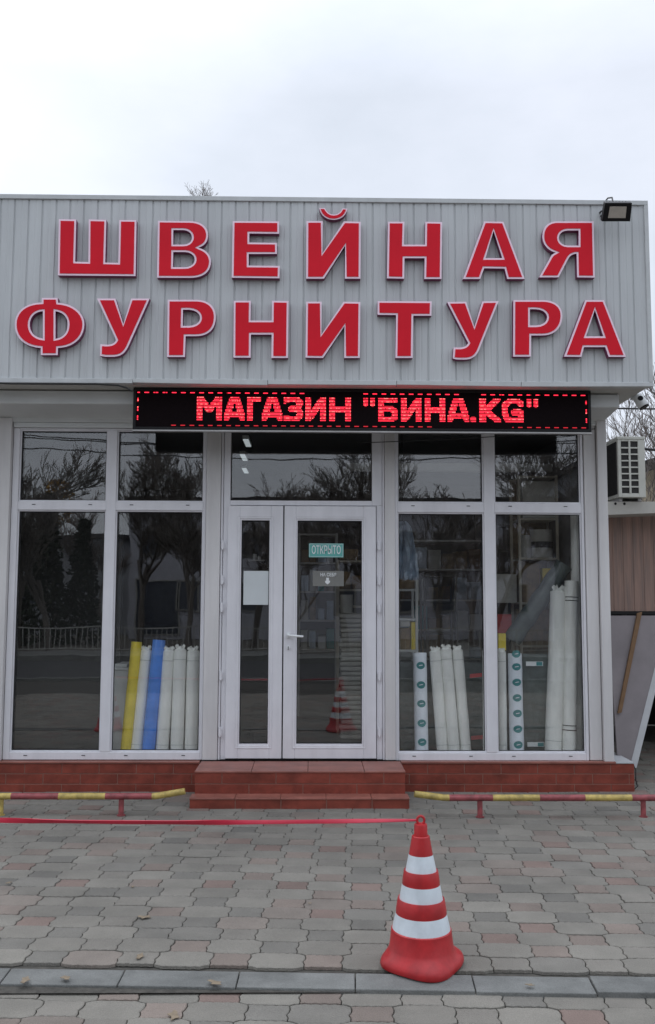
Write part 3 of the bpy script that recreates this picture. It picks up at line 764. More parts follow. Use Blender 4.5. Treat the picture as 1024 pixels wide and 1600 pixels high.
# beam carrying the AC
bz = at(960, 780, .7).z
b = MB(); b.add([(2.39, .62, p0.z-.07), (5.2, .62, p0.z+.05), (5.2, .98, p0.z+.05), (2.39, .98, p0.z-.07), (2.39, .62, AZ0-.032), (5.2, .62, AZ0-.03), (5.2, .98, AZ0-.03), (2.39, .98, AZ0-.032)],
      [(0,3,2,1),(4,5,6,7),(0,1,5,4),(1,2,6,5),(2,3,7,6),(3,0,4,7)])
for q in (962, 976):
    c_ = at(q, 787, .618); b.tube([(c_.x, .6175, c_.z), (c_.x, .6190, c_.z)], .012, 12, 1)
b.build('beam', [M['beige'], M['black']], bevel=.004, label='beige beam with two bolt holes under the air conditioner', cat='beam')
# leaning board
LY = .5
q = [at(x_, y_, LY) for x_, y_ in ((950, 962), (1046, 962), (969, 1190), (950, 1190))]
def lean(y, z): return y + (z-.2)*.22
b = MB(); vs = [(p.x, lean(LY-.25, p.z), p.z) for p in q]; vs2 = [(x_, y_+.025, z_) for x_, y_, z_ in vs]
b.add(vs+vs2, [(0,1,2,3),(7,6,5,4),(0,4,5,1),(1,5,6,2),(2,6,7,3),(3,7,4,0)]); LB = b.build('leaning_board', M['board'], label='large grey board with pale slanted edge leaning beside the shop wall', cat='board')
a_, c_ = Vector(vs[1]), Vector(vs[2]); w = Vector((.055, -.004, 0)); u = Vector((0, .03, 0))
a_ = a_-Vector((0, .004, 0)); c_ = c_-Vector((0, .004, 0))
b = MB(); b.add([c_-w*.2, c_+w*.8, a_+w*.8, a_-w*.2, c_-w*.2+u, c_+w*.8+u, a_+w*.8+u, a_-w*.2+u], [(0,1,2,3),(7,6,5,4),(0,4,5,1),(1,5,6,2),(2,6,7,3),(3,7,4,0)])
b.build('edge_strip', M['board_edge'], LB)
a_, c_ = at(995, 958, LY), at(953, 1110, LY)
a_.y = lean(LY-.25, a_.z)-.012; c_.y = lean(LY-.25, c_.z)-.012; w = Vector((.042, 0, .01)); u = Vector((0, -.02, 0))
b = MB(); b.add([c_, c_+w*.8, a_+w, a_, c_+u, c_+w*.8+u, a_+w+u, a_+u], [(0,1,2,3),(7,6,5,4),(0,4,5,1),(1,5,6,2),(2,6,7,3),(3,7,4,0)])
b.build('wooden_lath', M['stick'], bevel=.002, label='brown wooden lath leaning diagonally across the grey board', cat='lath')
b = MB(); p = at(988, 1200, -.02)
b.tube([(2.56, .02, .21), (2.575, .0, .16), (2.57, -.01, .08), (2.59, .01, .03), (2.57, .03, .004)], .004, 6); b.build('loose_wire', M['cable'], smooth=True, label='thin black wire dangling at the right end of the plinth', cat='wire')

# ================================================================== GOODS IN THE WINDOWS
def roll(pb, pt, r, m, Yb, Yt, label, cat='fabric roll', name='fabric_roll', group=None, lines=(), ovals=None, top='fold', zb=.231, seed=0, bands=(), mline=None):
    """standing roll: pb/pt = picture x of the foot and (x,y) of the head"""
    t = at(pt[0], pt[1], Yt); f0 = at(pb, 1175, Yb); d = (t-f0); f = f0 + d*((zb-f0.z)/d.z)
    L_ = (t-f).length; d = d.normalized()
    root = empty(name, f, label, cat, group)
    rr_ = random.Random(seed); pts = []; rad = []
    n = 26
    for i in range(n+1):
        u = i/n; pts.append(f+d*(L_*u)); rad.append(r*(1+.035*noise.noise(Vector((seed*3.1, u*7, 0)))))
    b = MB(); b.tube(pts, rad, 22, 0, True)
    body = b.build('wrap', m, root, smooth=True)
    if top == 'fold':
        b = MB(); pts = [f+d*(L_+k*.008) for k in range(5)]; 
        b.tube(pts, [r*.96, r*.8, r*.55, r*.4, r*.15], 12); 
        for k in range(7):
            a = 2*pi*k/7+seed; e_ = Vector((cos(a), sin(a)*.7, .5+rr_.random())).normalized()
            c0_ = f+d*(L_+.01)+Vector((cos(a), sin(a), 0))*r*.25
            s_ = e_.cross(Vector((sin(a), -cos(a), .2))).normalized()*r*.35
            b.add([c0_-s_, c0_+s_, c0_+e_*r*.75+s_*.5, c0_+e_*r*.8-s_*.6], [(0,1,2,3)])
        b.build('folded_end', m, root)
    else:
        b = MB(); b.tube([f+d*(L_+.0005), f+d*(L_+.002)], r*.32, 14); b.build('core', M['brown_box'], root)
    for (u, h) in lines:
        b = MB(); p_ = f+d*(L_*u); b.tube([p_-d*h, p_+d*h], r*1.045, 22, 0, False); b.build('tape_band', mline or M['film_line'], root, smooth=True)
    if ovals:
        for zz in ovals:
            b = MB()
            yv = at(pb, zz, Yb).z; u = (yv-f.z)/(d.z)
            c_ = f+d*u; vs = [c_+Vector((0, -r*1.06-.001, 0))]; fs = []
            for k in range(20):
                a = 2*pi*k/20; dx = cos(a)*r*.62; dz = sin(a)*.030
                vs.append(Vector((c_.x+d.x*dz+dx, c_.y-math.sqrt(max(0, (r*1.06)**2-dx*dx))-.001, c_.z+dz)))
                fs.append((0, 1+k, 1+(k+1) % 20))
            b.add(vs, fs)
            vs = []
            for q_ in (0,):
                xx = c_.x
                b.add([(xx-.016, c_.y-r*1.07-.003, c_.z-.004), (xx+.016, c_.y-r*1.07-.003, c_.z+.001), (xx+.014, c_.y-r*1.07-.003, c_.z+.007), (xx-.014, c_.y-r*1.07-.003, c_.z+.002)], [(0,1,2,3)], 1)
            b.build('printed_oval', [M['teal'], M['banded']], root)
    return root
YB, YT = .125, .20
GRP = 'white wrapped rolls standing in the shop windows'
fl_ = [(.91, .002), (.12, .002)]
roll(196.5, (214, 1003), .044, M['yellow'], YB, YT, 'yellow roll leaning left of the white and blue rolls in the left window', top='core', seed=1)
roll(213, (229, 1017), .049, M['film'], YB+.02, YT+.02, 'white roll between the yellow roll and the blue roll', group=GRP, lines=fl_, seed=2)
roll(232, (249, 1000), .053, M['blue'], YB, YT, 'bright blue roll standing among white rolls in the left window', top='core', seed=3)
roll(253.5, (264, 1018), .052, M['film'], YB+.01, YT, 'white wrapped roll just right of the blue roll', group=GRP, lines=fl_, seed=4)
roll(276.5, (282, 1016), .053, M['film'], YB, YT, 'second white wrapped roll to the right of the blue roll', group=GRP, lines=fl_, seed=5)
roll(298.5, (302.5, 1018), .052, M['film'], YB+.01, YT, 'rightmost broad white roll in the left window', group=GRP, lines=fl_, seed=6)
roll(317, (318, 1022), .035, M['film'], YB+.01, YT, 'white roll half hidden by the right frame of the left window', group=GRP, seed=7)
roll(659, (656, 1020), .056, M['banded'], YB, YT, 'pale blue roll printed with teal ovals left of three white rolls', ovals=[1040, 1070, 1099, 1129, 1158], seed=8, top='core')
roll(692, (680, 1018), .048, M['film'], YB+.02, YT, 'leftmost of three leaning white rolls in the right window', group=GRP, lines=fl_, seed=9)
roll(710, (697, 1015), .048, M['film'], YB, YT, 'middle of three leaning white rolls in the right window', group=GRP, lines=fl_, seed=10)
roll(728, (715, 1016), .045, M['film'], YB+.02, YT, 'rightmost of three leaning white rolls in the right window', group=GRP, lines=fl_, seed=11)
roll(786, (784, 1019), .036, M['film'], YB+.02, YT, 'narrow white roll left of the roll with teal ovals by the mullion', group=GRP, lines=fl_, seed=12)
roll(758, (757, 1017), .016, M['film'], YB+.06, YT+.06, 'slim white tube just left of the mullion in the right window', group=GRP, seed=22)
roll(808, (804.5, 1021), .058, M['banded'], YB, YT, 'pale roll printed with teal ovals beside the dark wrapped stack', ovals=[1022, 1042, 1066, 1090, 1114, 1138, 1162], seed=13, top='core')
roll(864.5, (873, 925), .068, M['film'], YB+.02, YT+.05, 'tall thick cloudy white roll left of the tallest banded roll', group=GRP, lines=[(.1, .002)], seed=14)
roll(889, (893, 908), .055, M['film'], YB, YT+.02, 'tall white roll with thin black rings near the right window frame', group=GRP, lines=[(.155, .0035), (.18, .0035), (.905, .0035), (.885, .0035)], mline=M['black'], top='core', seed=15)
roll(904, (901, 805), .05, M['film'], YB+.15, YT+.10, 'tallest white wrapped roll behind the banded roll at the right frame', group=GRP, seed=16)
# dark wrapped stack with teal labels
p0, p1 = at(820, 1022, .25), at(853, 1175, .25)
DW = empty('wrapped_goods', ((p0.x+p1.x)/2, .3, .23), 'dark film wrapped bale with teal and white labels between the rolls', 'bale')
b = MB(); nzv = 14
vs = []; fs = []
for j in range(nzv+1):
    z_ = .231+(p0.z-.231)*j/nzv
    for k in range(9):
        vs.append((p0.x-.02+(p1.x-p0.x+.05)*k/8, .24+.02*noise.noise(Vector((k*.9, j*1.3, 5))), z_+.012*noise.noise(Vector((k*.5, j, 1)))))
for j in range(nzv):
    for k in range(8): fs.append((j*9+k, j*9+k+1, (j+1)*9+k+1, (j+1)*9+k))
b.add(vs, fs); b.box(p0.x-.02, p1.x+.03, .265, .45, .231, p0.z-.01)
b.build('film', M['smoke'], DW, recalc=False, smooth=True)
for yy in (1037, 1163):
    z_ = at(830, yy, .21).z; b = MB(); b.box(p0.x, p0.x+.14, .205, .208, z_-.018, z_+.018, 0); b.box(p0.x+.085, p0.x+.135, .2035, .2045, z_-.015, z_+.015, 1); b.build('printed_label', [M['white'], M['teal']], DW)
# bale behind the three white rolls with red labels
p0, p1 = at(626, 1035, .32), at(770, 1175, .32)
BB = empty('wrapped_goods', ((p0.x+p1.x)/2, .4, .23), 'low dark bale with two red labels behind the three leaning white rolls', 'bale')
b = MB(); vs = []; fs = []
for j in range(13):
    z_ = .231+(p0.z-.231)*j/12
    for k in range(17): vs.append((p0.x+(p1.x-p0.x)*k/16, .31+.03*noise.noise(Vector((k*.7, j*1.1, 9))), z_+.01*noise.noise(Vector((k*.5, j, 4)))))
for j in range(12):
    for k in range(16): fs.append((j*17+k, j*17+k+1, (j+1)*17+k+1, (j+1)*17+k))
b.add(vs, fs); b.box(p0.x, p1.x, .35, .6, .231, p0.z-.01); b.build('film', M['smoke'], BB, recalc=False, smooth=True)
for xx, yy in ((744, 1056), (746, 1153)):
    q = at(xx, yy, .26); b = MB(); b.add([(q.x-.05, .262, q.z-.018), (q.x+.05, .262, q.z-.008), (q.x+.05, .262, q.z+.024), (q.x-.05, .262, q.z+.014), (q.x-.05, .264, q.z-.018), (q.x+.05, .264, q.z-.008), (q.x+.05, .264, q.z+.024), (q.x-.05, .264, q.z+.014)], [(0,1,2,3),(7,6,5,4),(0,4,5,1),(1,5,6,2),(2,6,7,3),(3,7,4,0)]); b.build('printed_label', M['red'], BB)
q = at(911, 1151, .3); b = MB(); b.box(q.x-.03, q.x+.06, .3, .42, .231, q.z+.02); b.box(q.x-.028, q.x+.058, .297, .2995, q.z-.018, q.z+.014, 1); b.build('small_carton', [M['smoke'], M['red']], bevel=.003, label='small dark carton with a red label at the right window corner', cat='carton')
# white cabinet in left window, behind the yellow roll
p0, p1 = at(179, 1047, .3), at(200, 1175, .3)
b = MB(); b.box(p0.x, p0.x+.13, .3, .32, .231, p0.z); b.box(p0.x-.01, p0.x+.42, .29, .6, p0.z+.001, p0.z+.022); b.box(p0.x+.37, p0.x+.39, .3, .6, .231, p0.z); b.box(p0.x, p0.x+.1, .32, .6, p0.z+.023, p0.z+.05)
b.build('display_table', M['white_shelf'], bevel=.003, label='low white display table left of the yellow roll in the left window', cat='table')
# diagonal smoky tube
a_, c_ = at(800, 1000, .42), at(882, 882, .32)
DT = empty('film_roll', a_, 'translucent grey green roll leaning diagonally before the shelves', 'film roll')
b = MB(); n = 20
b.tube([a_.lerp(c_, i/n) for i in range(n+1)], [.075*(1+.05*sin(i*1.3)) for i in range(n+1)], 20); b.build('wrap', M['smoke'], DT, smooth=True)
b = MB()
for u in (.25, .5, .75): b.tube([a_.lerp(c_, u)+Vector((0, -.002, 0)), a_.lerp(c_, u+.05)+Vector((0, -.002, 0))], .079, 20, 0, False)
b.build('printed_band', M['smoke'], DT, smooth=True)
# shelves ------------------------------------------------------------
def shelf_unit(x0, x1, y, zs, m, label, depth=.35, posts=True, back=None, z0=.231, group=None, name='shelf_unit'):
    U = empty(name, ((x0+x1)/2, y+depth/2, .23), label, 'shelves', group)
    zt = max(zs)+.012
    for xx in (x0, x1-.022):
        for yy in (y, y+depth-.022):
            MB().box(xx, xx+.022, yy, yy+.022, z0, zt).build('post', m, U)
    for z_ in zs: MB().box(x0+.023, x1-.023, y+.001, y+depth, z_-.009, z_+.009).build('shelf', m, U)
    if back: MB().box(x0, x1, y+depth+.001, y+depth+.012, z0, zt).build('back_panel', back, U)
    return U
SYY = .75
xa, xb = at(811, 870, SYY).x, at(874, 870, SYY).x
zz = [at(840, v, SYY).z for v in (745, 811, 873, 943, 1010)]
shelf_unit(xa, xb, SYY, zz, M['wood_shelf'], 'tall shelf unit with cream board holding white ribbon rolls in the right window', back=M['brown_box'])
goods = []
def carton(px0, py0, px1, py1, Y, m, label, cat='box', name='goods_box', d=.22, group=None):
    a, c = at(px0, py0, Y), at(px1, py1, Y)
    b = MB(); b.box(a.x, c.x, Y, Y+d, c.z, a.z); b.box(a.x+.003, c.x-.003, Y-.0015, Y+.0, c.z+(a.z-c.z)*.45, c.z+(a.z-c.z)*.52)
    return b.build(name, m, bevel=.004, label=label, cat=cat, group=group)
# ribbon rolls on the shelf
def reel(px0, py0, px1, py1, Y, band, label):
    a, c = at(px0, py0, Y), at(px1, py1, Y); cx = (a.x+c.x)/2; r = (c.x-a.x)/2
    U = empty('ribbon_reel', (cx, Y+r, c.z), label, 'ribbon reel')
    b = MB(); b.tube([(cx, Y+r, c.z), (cx, Y+r, a.z)], r, 24); b.build('ribbon', M['cream_goods'], U, smooth=True)
    if band:
        zc = (a.z+c.z)/2-.01; h = (a.z-c.z)*.11
        b = MB(); b.tube([(cx, Y+r, zc-h), (cx, Y+r, zc+h)], r*1.02, 24, 0, False); b.build('dark_band', M['black'], U, smooth=True)
reel(833, 827, 868, 871, SYY+.02, True, 'thick cream reel with a dark middle band on the shelf in the right window')
reel(815, 836, 832, 871, SYY+.06, False, 'slim cream reel left of the banded reel on the shelf')
carton(816, 752, 868, 809, SYY+.02, M['cream_goods'], 'dull cream box on the top shelf of the right window')
carton(816, 881, 845, 941, SYY+.03, M['brown_box'], 'brown box on the middle shelf of the tall unit, left half')
carton(848, 888, 870, 941, SYY+.03, M['yellow'], 'olive yellow box on the middle shelf partly behind the diagonal roll')
carton(816, 952, 868, 1008, SYY+.03, M['brown_box'], 'brown box on the low shelf behind the diagonal roll')
carton(779, 990, 791, 1016, .3, M['yellow'], 'small bright yellow box on top of the narrow white roll stack', d=.08)
carton(776, 897, 808, 942, .9, M['cream_goods'], 'stack of pale folded goods just right of the mullion', 'folded cloth', 'folded_goods')
carton(776, 960, 800, 990, .9, M['red'], 'dim red packet below the pale folded goods by the mullion', 'packet', 'goods_packet')
# small unit at the left of the right window
SYB = .7
xa, xb = at(600, 950, SYB).x, at(653.5, 950, SYB).x
zz = [at(640, v, SYB).z for v in (880, 922, 968, 1017, 1100)]
shelf_unit(xa, xb, SYB, zz, M['white_shelf'], 'narrow white shelf unit with yellow box at the left of the right window')
carton(643, 972, 651, 1015, SYB+.02, M['yellow'], 'upright yellow binder on the narrow white shelf unit', 'binder')
carton(626, 982, 641, 1015, SYB+.02, M['brown_box'], 'dull olive box left of the yellow binder')
carton(626, 970, 641, 979, SYB+.02, M['cream_goods'], 'pale flat pack lying above the olive box', 'packet', 'goods_packet')
carton(625, 896, 648, 920, SYB+.02, M['brown_box'], 'brown bristly goods on the upper shelf under the hanging bag')
# hanging bluish bag
q = at(640, 862, .45); b = MB(); vs = []; fs = []
HB = empty('hanging_bag', (q.x, .5, q.z), 'crumpled blue white plastic bag hanging at the left of the right window', 'plastic bag')
nx, nzz = 14, 16
for j in range(nzz+1):
    v = j/nzz; z_ = at(640, 815, .45).z + (at(640, 905, .45).z-at(640, 815, .45).z)*v; wv = .05+.12*v**.6*(1-.25*v)
    for k in range(nx+1):
        u = k/nx*2-1; vs.append((q.x-.06+u*wv+.02*noise.noise(Vector((u*3, v*4, 2))), .45+.04*sin(u*9+v*3)+.05*u*u, z_ - .05*abs(noise.noise(Vector((u*5, 0, 7))))*v))
for j in range(nzz):
    for k in range(nx): fs.append((j*(nx+1)+k, j*(nx+1)+k+1, (j+1)*(nx+1)+k+1, (j+1)*(nx+1)+k))
b.add(vs, fs); o = b.build('film', M['bluebag'], HB, recalc=False, smooth=True); sm = o.modifiers.new('s', 'SOLIDIFY'); sm.thickness = .004
MB().box(q.x-.065, q.x-.055, .448, .452, vs[0][2]-.01, 2.97).build('cord', M['cable'], HB)
# dim wire racks deeper in
xa, xb = at(662, 900, 1.6).x, at(715, 900, 1.6).x
shelf_unit(xa, xb, 1.6, [at(690, v, 1.6).z for v in (900, 945, 990)], M['ac_slot'], 'dim thin metal rack deep behind the three leaning rolls')
xa, xb = at(776, 830, 1.5).x, at(808, 830, 1.5).x
shelf_unit(xa, xb, 1.5, [at(790, v, 1.5).z for v in (820, 860, 895)], M['ac_slot'], 'dim metal rack deep behind the mullion of the right window')
def deep_rack(pxa, pxb, pys, Y, label, seed, glabel, grp, per):
    xa, xb = at(pxa, 900, Y).x, at(pxb, 900, Y).x; zs = [at((pxa+pxb)/2, v, Y).z for v in pys]
    shelf_unit(xa, xb, Y, zs, M['alu'], label)
    rr_ = random.Random(seed); ms = [M['brown_box'], M['cream_goods'], M['stick'], M['bluebag'], M['teal'], M['cream_goods'], M['brown_box'], M['white_shelf']]
    cn = ['brown', 'cream', 'reddish brown', 'blue white', 'teal', 'cream', 'brown', 'white']; rn = ['second', 'third', 'fourth', 'lowest']; on = ['leftmost', 'second', 'third', 'fourth', 'fifth', 'rightmost']
    for ri, z_ in enumerate(zs[1:]):
        x_ = xa+.03
        for k in range(per):
            w = (xb-xa-.06)/per; h = rr_.uniform(.12, .26); b = MB(); b.box(x_+.004, x_+w*rr_.uniform(.75, .97), Y+.03, Y+.3, z_+.0095, z_+h)
            mi = rr_.randrange(8); b.build('goods_box', ms[mi], bevel=.004, label='%s %s box, %s on the %s shelf of the %s' % ('dim', cn[mi], on[k] if k < per-1 else 'rightmost', rn[ri], glabel), cat='box', group=grp); x_ += w
deep_rack(622, 760, (845, 890, 938, 985, 1030), 2.3, 'wide dim rack of goods deep inside behind the right window', 5, 'wide deep rack', 'dim boxes on the wide rack', 6)
deep_rack(466, 528, (835, 880, 925, 970, 1015), 2.6, 'dim rack of goods deep behind the left half of the door glass', 8, 'rack behind the door', 'dim boxes behind the door glass', 4)
# behind the door
SYD = 1.3
xa, xb = at(527, 900, SYD).x, at(572, 900, SYD).x
shelf_unit(xa, xb, SYD, [at(545, v, SYD).z for v in (877, 922, 948)], M['wood_shelf'], 'shelf unit with brown boxes seen through the right of the door glass')
carton(531, 893, 548, 920, SYD+.03, M['brown_box'], 'brown box beside a pink one on the shelf behind the door')
carton(550, 899, 566, 920, SYD+.03, M['stick'], 'reddish box on the shelf behind the door')
carton(532, 858, 560, 875, SYD+.03, M['brown_box'], 'dim box on the top shelf behind the door')
a, c = at(532, 958, 1.05), at(572, 1153, 1.05)
TS = empty('folded_cloth_stack', ((a.x+c.x)/2, 1.2, .23), 'tall stack of folded beige cloth seen through the right of the door glass', 'cloth stack')
nst = 26; hh = (a.z-.232)/nst
b = MB()
for k in range(nst):
    dx, dy = rnd.uniform(-.012, .012), rnd.uniform(-.015, .015)
    b.box(a.x+dx, c.x+dx, 1.05+dy, 1.4+dy, .232+k*hh, .232+(k+1)*hh-.006)
b.build('folded_cloth', M['cream_goods'], TS, bevel=.012)
p = at(539, 948, 1.1); b = MB(); b.tube([(p.x+.02, 1.18, a.z+.001), (p.x+.02, 1.18, a.z+.17)], .06, 16); b.build('paper_cup_stack', M['cream_goods'], smooth=True, label='cream cylinder standing on the folded cloth stack behind the door', cat='tub')
# a table and small shelf behind the narrow door leaf
b = MB(); p = at(401, 875, 1.0); b.box(p.x-.08, p.x+.07, 1.0, 1.2, p.z-.008, p.z+.004); b.tube([(p.x-.02, 1.1, p.z+.004), (p.x-.02, 1.1, p.z+.06)], .02, 10); b.tube([(p.x+.02, 1.1, p.z+.004), (p.x+.02, 1.1, p.z+.035)], .018, 10); b.box(p.x-.005, p.x+.005, 1.2, 5.2, p.z-.006, p.z+.002)
b.build('small_bracket_shelf', M['alu'], label='little shelf with trinkets behind the narrow door pane', cat='shelf')
# ceiling lamps seen through the transom
for i, (x_, y_, lb) in enumerate(((-.62, 1.0, 'nearest of three ceiling lamps at the left behind the door transom'), (-.72, 1.9, 'middle of three ceiling lamps at the left behind the door transom'), (-.78, 2.9, 'farthest of three ceiling lamps at the left behind the door transom'), (.85, 2.9, 'ceiling lamp at the right behind the door transom'))):
    U = empty('ceiling_lamp', (x_, y_, 2.96), lb, 'ceiling lamp', 'ceiling lamps inside the shop')
    MB().box(x_-.03, x_+.03, y_-.2, y_+.2, 2.945, 2.9785).build('housing', M['white'], U, bevel=.004)
    MB().box(x_-.024, x_+.024, y_-.19, y_+.19, 2.936, 2.9445).build('diffuser', M['lampon'], U)
# dark screen added inside only so the left window stays dark, and white beam in the right window
MB().box(-3.3, -1.63, .42, .46, .23, 2.97).build('darkening_screen', M['void'], label='added dark screen darkening the far left window panes', cat='screen')
z_ = at(765, 730, .9).z
MB().box(.3, 2.2, .9, .98, z_-.035, z_+.035).build('inside_beam', M['white_shelf'], label='pale horizontal beam behind the upper panes of the right window', cat='beam')

# ================================================================== DOOR NOTICES
def notice(px0, py0, px1, py1, m, label, name, cat='sign'):
    Y = -.001
    a, c = at(px0, py0, Y), at(px1, py1, Y)
    U = empty(name, ((a.x+c.x)/2, Y, c.z), label, cat)
    MB().box(a.x, c.x, Y-.002, Y, c.z, a.z).build('sheet', m, U)
    return U, a, c
U, a, c = notice(483, 849, 537, 871, M['teal_sign'], 'teal open notice stuck high on the main door glass', 'open_notice')
text_part('lettering', 'ОТКРЫТО', .092, ((a.x+c.x)/2, -.0045, (a.z+c.z)/2), M['white'], U, bold=.0008, sx=.52)
b = MB(); b.ring(a.x+.004, c.x-.004, c.z+.004, a.z-.004, .003, -.0042, -.0032); b.build('border_line', M['paper'], U)
U, a, c = notice(489, 892, 537.5, 916, M['greysign'], 'grey pull notice with a white hand arrow below the teal notice', 'pull_notice')
text_part('lettering', 'НА СЕБЯ', .037, ((a.x+c.x)/2+.0, -.0045, a.z-.032), M['white'], U, bold=.0008, sx=.82)
b = MB(); cx = (a.x+c.x)/2-.006; zc = c.z
b.poly([[(cx-.011, zc+.068), (cx+.011, zc+.068), (cx+.011, zc+.045), (cx+.021, zc+.043), (cx+.018, zc+.028), (cx, zc+.014), (cx-.018, zc+.028), (cx-.021, zc+.043), (cx-.011, zc+.045)]], -.0045, -.0032); b.build('arrow', M['white'], U)
notice(381, 892, 420, 945, M['paper'], 'blank white paper sheet on the narrow door pane', 'paper_notice', 'notice')

# ================================================================== CABLES ON THE FACADE
def cable(pts, r, label, name='cable', n=6, sag=None, m=None):
    b = MB(); b.tube(pts, r, n); return b.build(name, m or M['cable'], smooth=True, label=label, cat='cable')
a, c = at(-60, 596, -.645), at(208, 609, -.645)
cable([a, a.lerp(c, .3)+Vector((0, 0, .002)), at(150, 600, -.645), at(185, 602, -.645), at(198, 606, -.645), at(207, 611, -.645)], .007, 'black cable along the bottom edge of the fascia left of the LED panel')
pts = [at(560+(930-560)*t, 692-22*t+3*sin(pi*t), -.10) for t in [i/12 for i in range(13)]]
cable(pts, .0035, 'thin black cable slanting behind the LED panel above the right window')
cable([at(930, 636.5, 7)-Vector((2, 0, .0)), at(1100, 640, 7), at(1100, 640, 7)+Vector((12, 0, .4))], .014, 'thin overhead wire crossing the sky right of the shop below the soffit')
cable([at(948, 694, 6)-Vector((1, 0, 0)), at(965, 694, 6), at(1012, 702, 6), at(1100, 709, 6), at(1100, 709, 6)+Vector((9, 0, .6))], .02, 'dark sagging overhead wire passing behind the air conditioner')

# ================================================================== CONE
CC = Vector((.462, -3.345, 0))
def zc(py, r=0.0): return at(661, py, CC.y-r).z
def make_cone():
    U = empty('traffic_cone', CC, 'red and white traffic cone with a ring top, standing by the kerb', 'traffic cone', 'traffic cones holding the red tape')
    def shape_base(profile):
        b = MB(); n = 72; vs = []; fs = []
        for j, (r, z, sq) in enumerate(profile):
            for k in range(n):
                a = 2*pi*k/n
                aa = a - R(60)
                s_ = (abs(cos(aa))**3.2+abs(sin(aa))**3.2)**(-1/3.2)
                q = 1+(s_-1)*sq
                wv = 1 + .02*sq*sin(3*a+1)
                vs.append((CC.x+r*q*wv*cos(a), CC.y+r*q*wv*sin(a), z + sq*.004*sin(2*a+.6)*(1 if j < len(profile)-1 else 0)))
        for j in range(len(profile)-1):
            for k in range(n): fs.append((j*n+k, j*n+(k+1)%n, (j+1)*n+(k+1)%n, (j+1)*n+k))
        return b.add(vs, fs)
    Z = zc
    prof = [(.150, .004, 1), (.157, .006, 1), (.160, .016, 1), (.158, .028, 1), (.153, .039, 1), (.147, .049, .8), (.142, .059, .5), (.138, .069, .2), (.134, .080, 0)]
    for r_, py in ((.1265, 1469), (.1205, 1466.5), (.1060, 1440), (.1055, 1438.5), (.1065, 1435.5), (.0985, 1416), (.0965, 1414.5), (.0905, 1415.5), (.0785, 1390), (.0775, 1388.5), (.079, 1386), (.0725, 1368), (.0705, 1366.5), (.0645, 1367), (.0500, 1339.5), (.0495, 1338), (.0375, 1310), (.034, 1308.5), (.0285, 1308.5), (.0275, 1291.5), (.0255, 1289.5)):
        prof.append((r_, Z(py, r_), 0))
    prof.append((.004, prof[-1][1]+.002, 0))
    shape_base(prof).build('cone_body', M['conered'], U, smooth=True)
    for (ra, za, rb, zb_) in ((.1208, 1467.5, .1063, 1440), (.0908, 1416, .0788, 1390), (.0648, 1367.5, .0503, 1339.5)):
        b = MB(); b.lathe([(ra+.001, Z(za, ra)), (rb+.001, Z(zb_, rb))], (CC.x, CC.y, 0), 48); b.build('reflective_band', M['conewhite'], U, smooth=True)
    b = MB(); rc = Vector((CC.x, CC.y, Z(1281.5))); n = 24
    b.tube([rc+Vector((.0155*cos(2*pi*k/n), 0, .0165*sin(2*pi*k/n))) for k in range(n+1)], .0055, 8, 0, False); b.build('ring', M['conered'], U, smooth=True)
    return U
CONE = make_cone()
C2 = copy_tree(CONE); C2.location = Vector((-2.35, -3.25, 0)); C2.rotation_euler = (0, 0, R(25))
C2['label'] = 'second traffic cone out of frame left, seen mirrored in the left window'
# tape between the cones
A_ = Vector((CC.x-.016, CC.y, zc(1281.5))); Z_ = Vector((-2.35, -3.25, zc(1281.5)+.012))
b = MB(); n = 160; vs = []; fs = []; ms = []
for i in range(n+1):
    t = i/n; p = A_.lerp(Z_, t); p.z -= .024*sin(pi*t)
    tw = .55*sin(t*9+.6)+.2*sin(t*31); wd = .0095*(1-.55*math.exp(-t*14))*(1+.12*sin(t*23)); th = .0035
    e1 = Vector((0, sin(tw)*.8, cos(tw)*.75+.0)); e1.normalize(); e2 = Vector((0, e1.z, -e1.y))
    for (a_, c_) in ((-1, -.5), (0, -1), (1, -.5), (1, .5), (0, 1), (-1, .5)):
        vs.append(p + e1*wd*a_ + e2*th*c_)
for i in range(n):
    for k in range(6):
        fs.append((i*6+k, i*6+(k+1) % 6, (i+1)*6+(k+1) % 6, (i+1)*6+k)); ms.append(1 if k in (4,) else 0)
b.add(vs, fs); b.m = ms
# wrap round the ring
b.build('barrier_tape', [M['tape'], M['tapew']], smooth=True, label='twisted red plastic tape strung low from the cone ring to the left', cat='tape')

# ================================================================== LOW PIPE BARRIERS
def barrier(segs, posts, y, label, cx):
    U = empty('pipe_barrier', (cx, y, 0), label, 'barrier', 'low striped pipe barriers before the shop')
    b = MB()
    for (pts, mi) in segs: b.tube(pts, .0225, 16, mi, True)
    b.build('rail', [M['pipe_y'], M['pipe_r']], U, smooth=True)
    for (x_, m_) in posts:
        b = MB(); b.tube([(x_, y, -.02), (x_, y, .112)], .0185, 14); b.tube([(x_, y, .0), (x_, y, .006)], .03, 14); b.build('post', m_, U, smooth=True)
BYL = -.80; BZ = .132
def bx(px, Y): return at(px, 1248, Y).x
Yl, Yr = -.80, -.85
segs = []; edges = [(-150,-65,1),(-65,18,0),(18,92,1),(92,165,0),(165,238,1)]
for a, c, mi in edges:
    segs.append(([(bx(a, Yl)-(.0 if a > -140 else .6), Yl, BZ), (bx(c, Yl), Yl, BZ)], mi))
segs.append(([(bx(238, Yl), Yl, BZ), (bx(247, Yl), Yl-.0, BZ+.003), (bx(289, Yl), Yl, BZ+.034)], 0))
barrier(segs, [(bx(190, Yl), M['pipe_r']), (bx(2, Yl), M['pipe_y'])], Yl, 'low red and yellow striped pipe barrier left of the steps', -1.8)
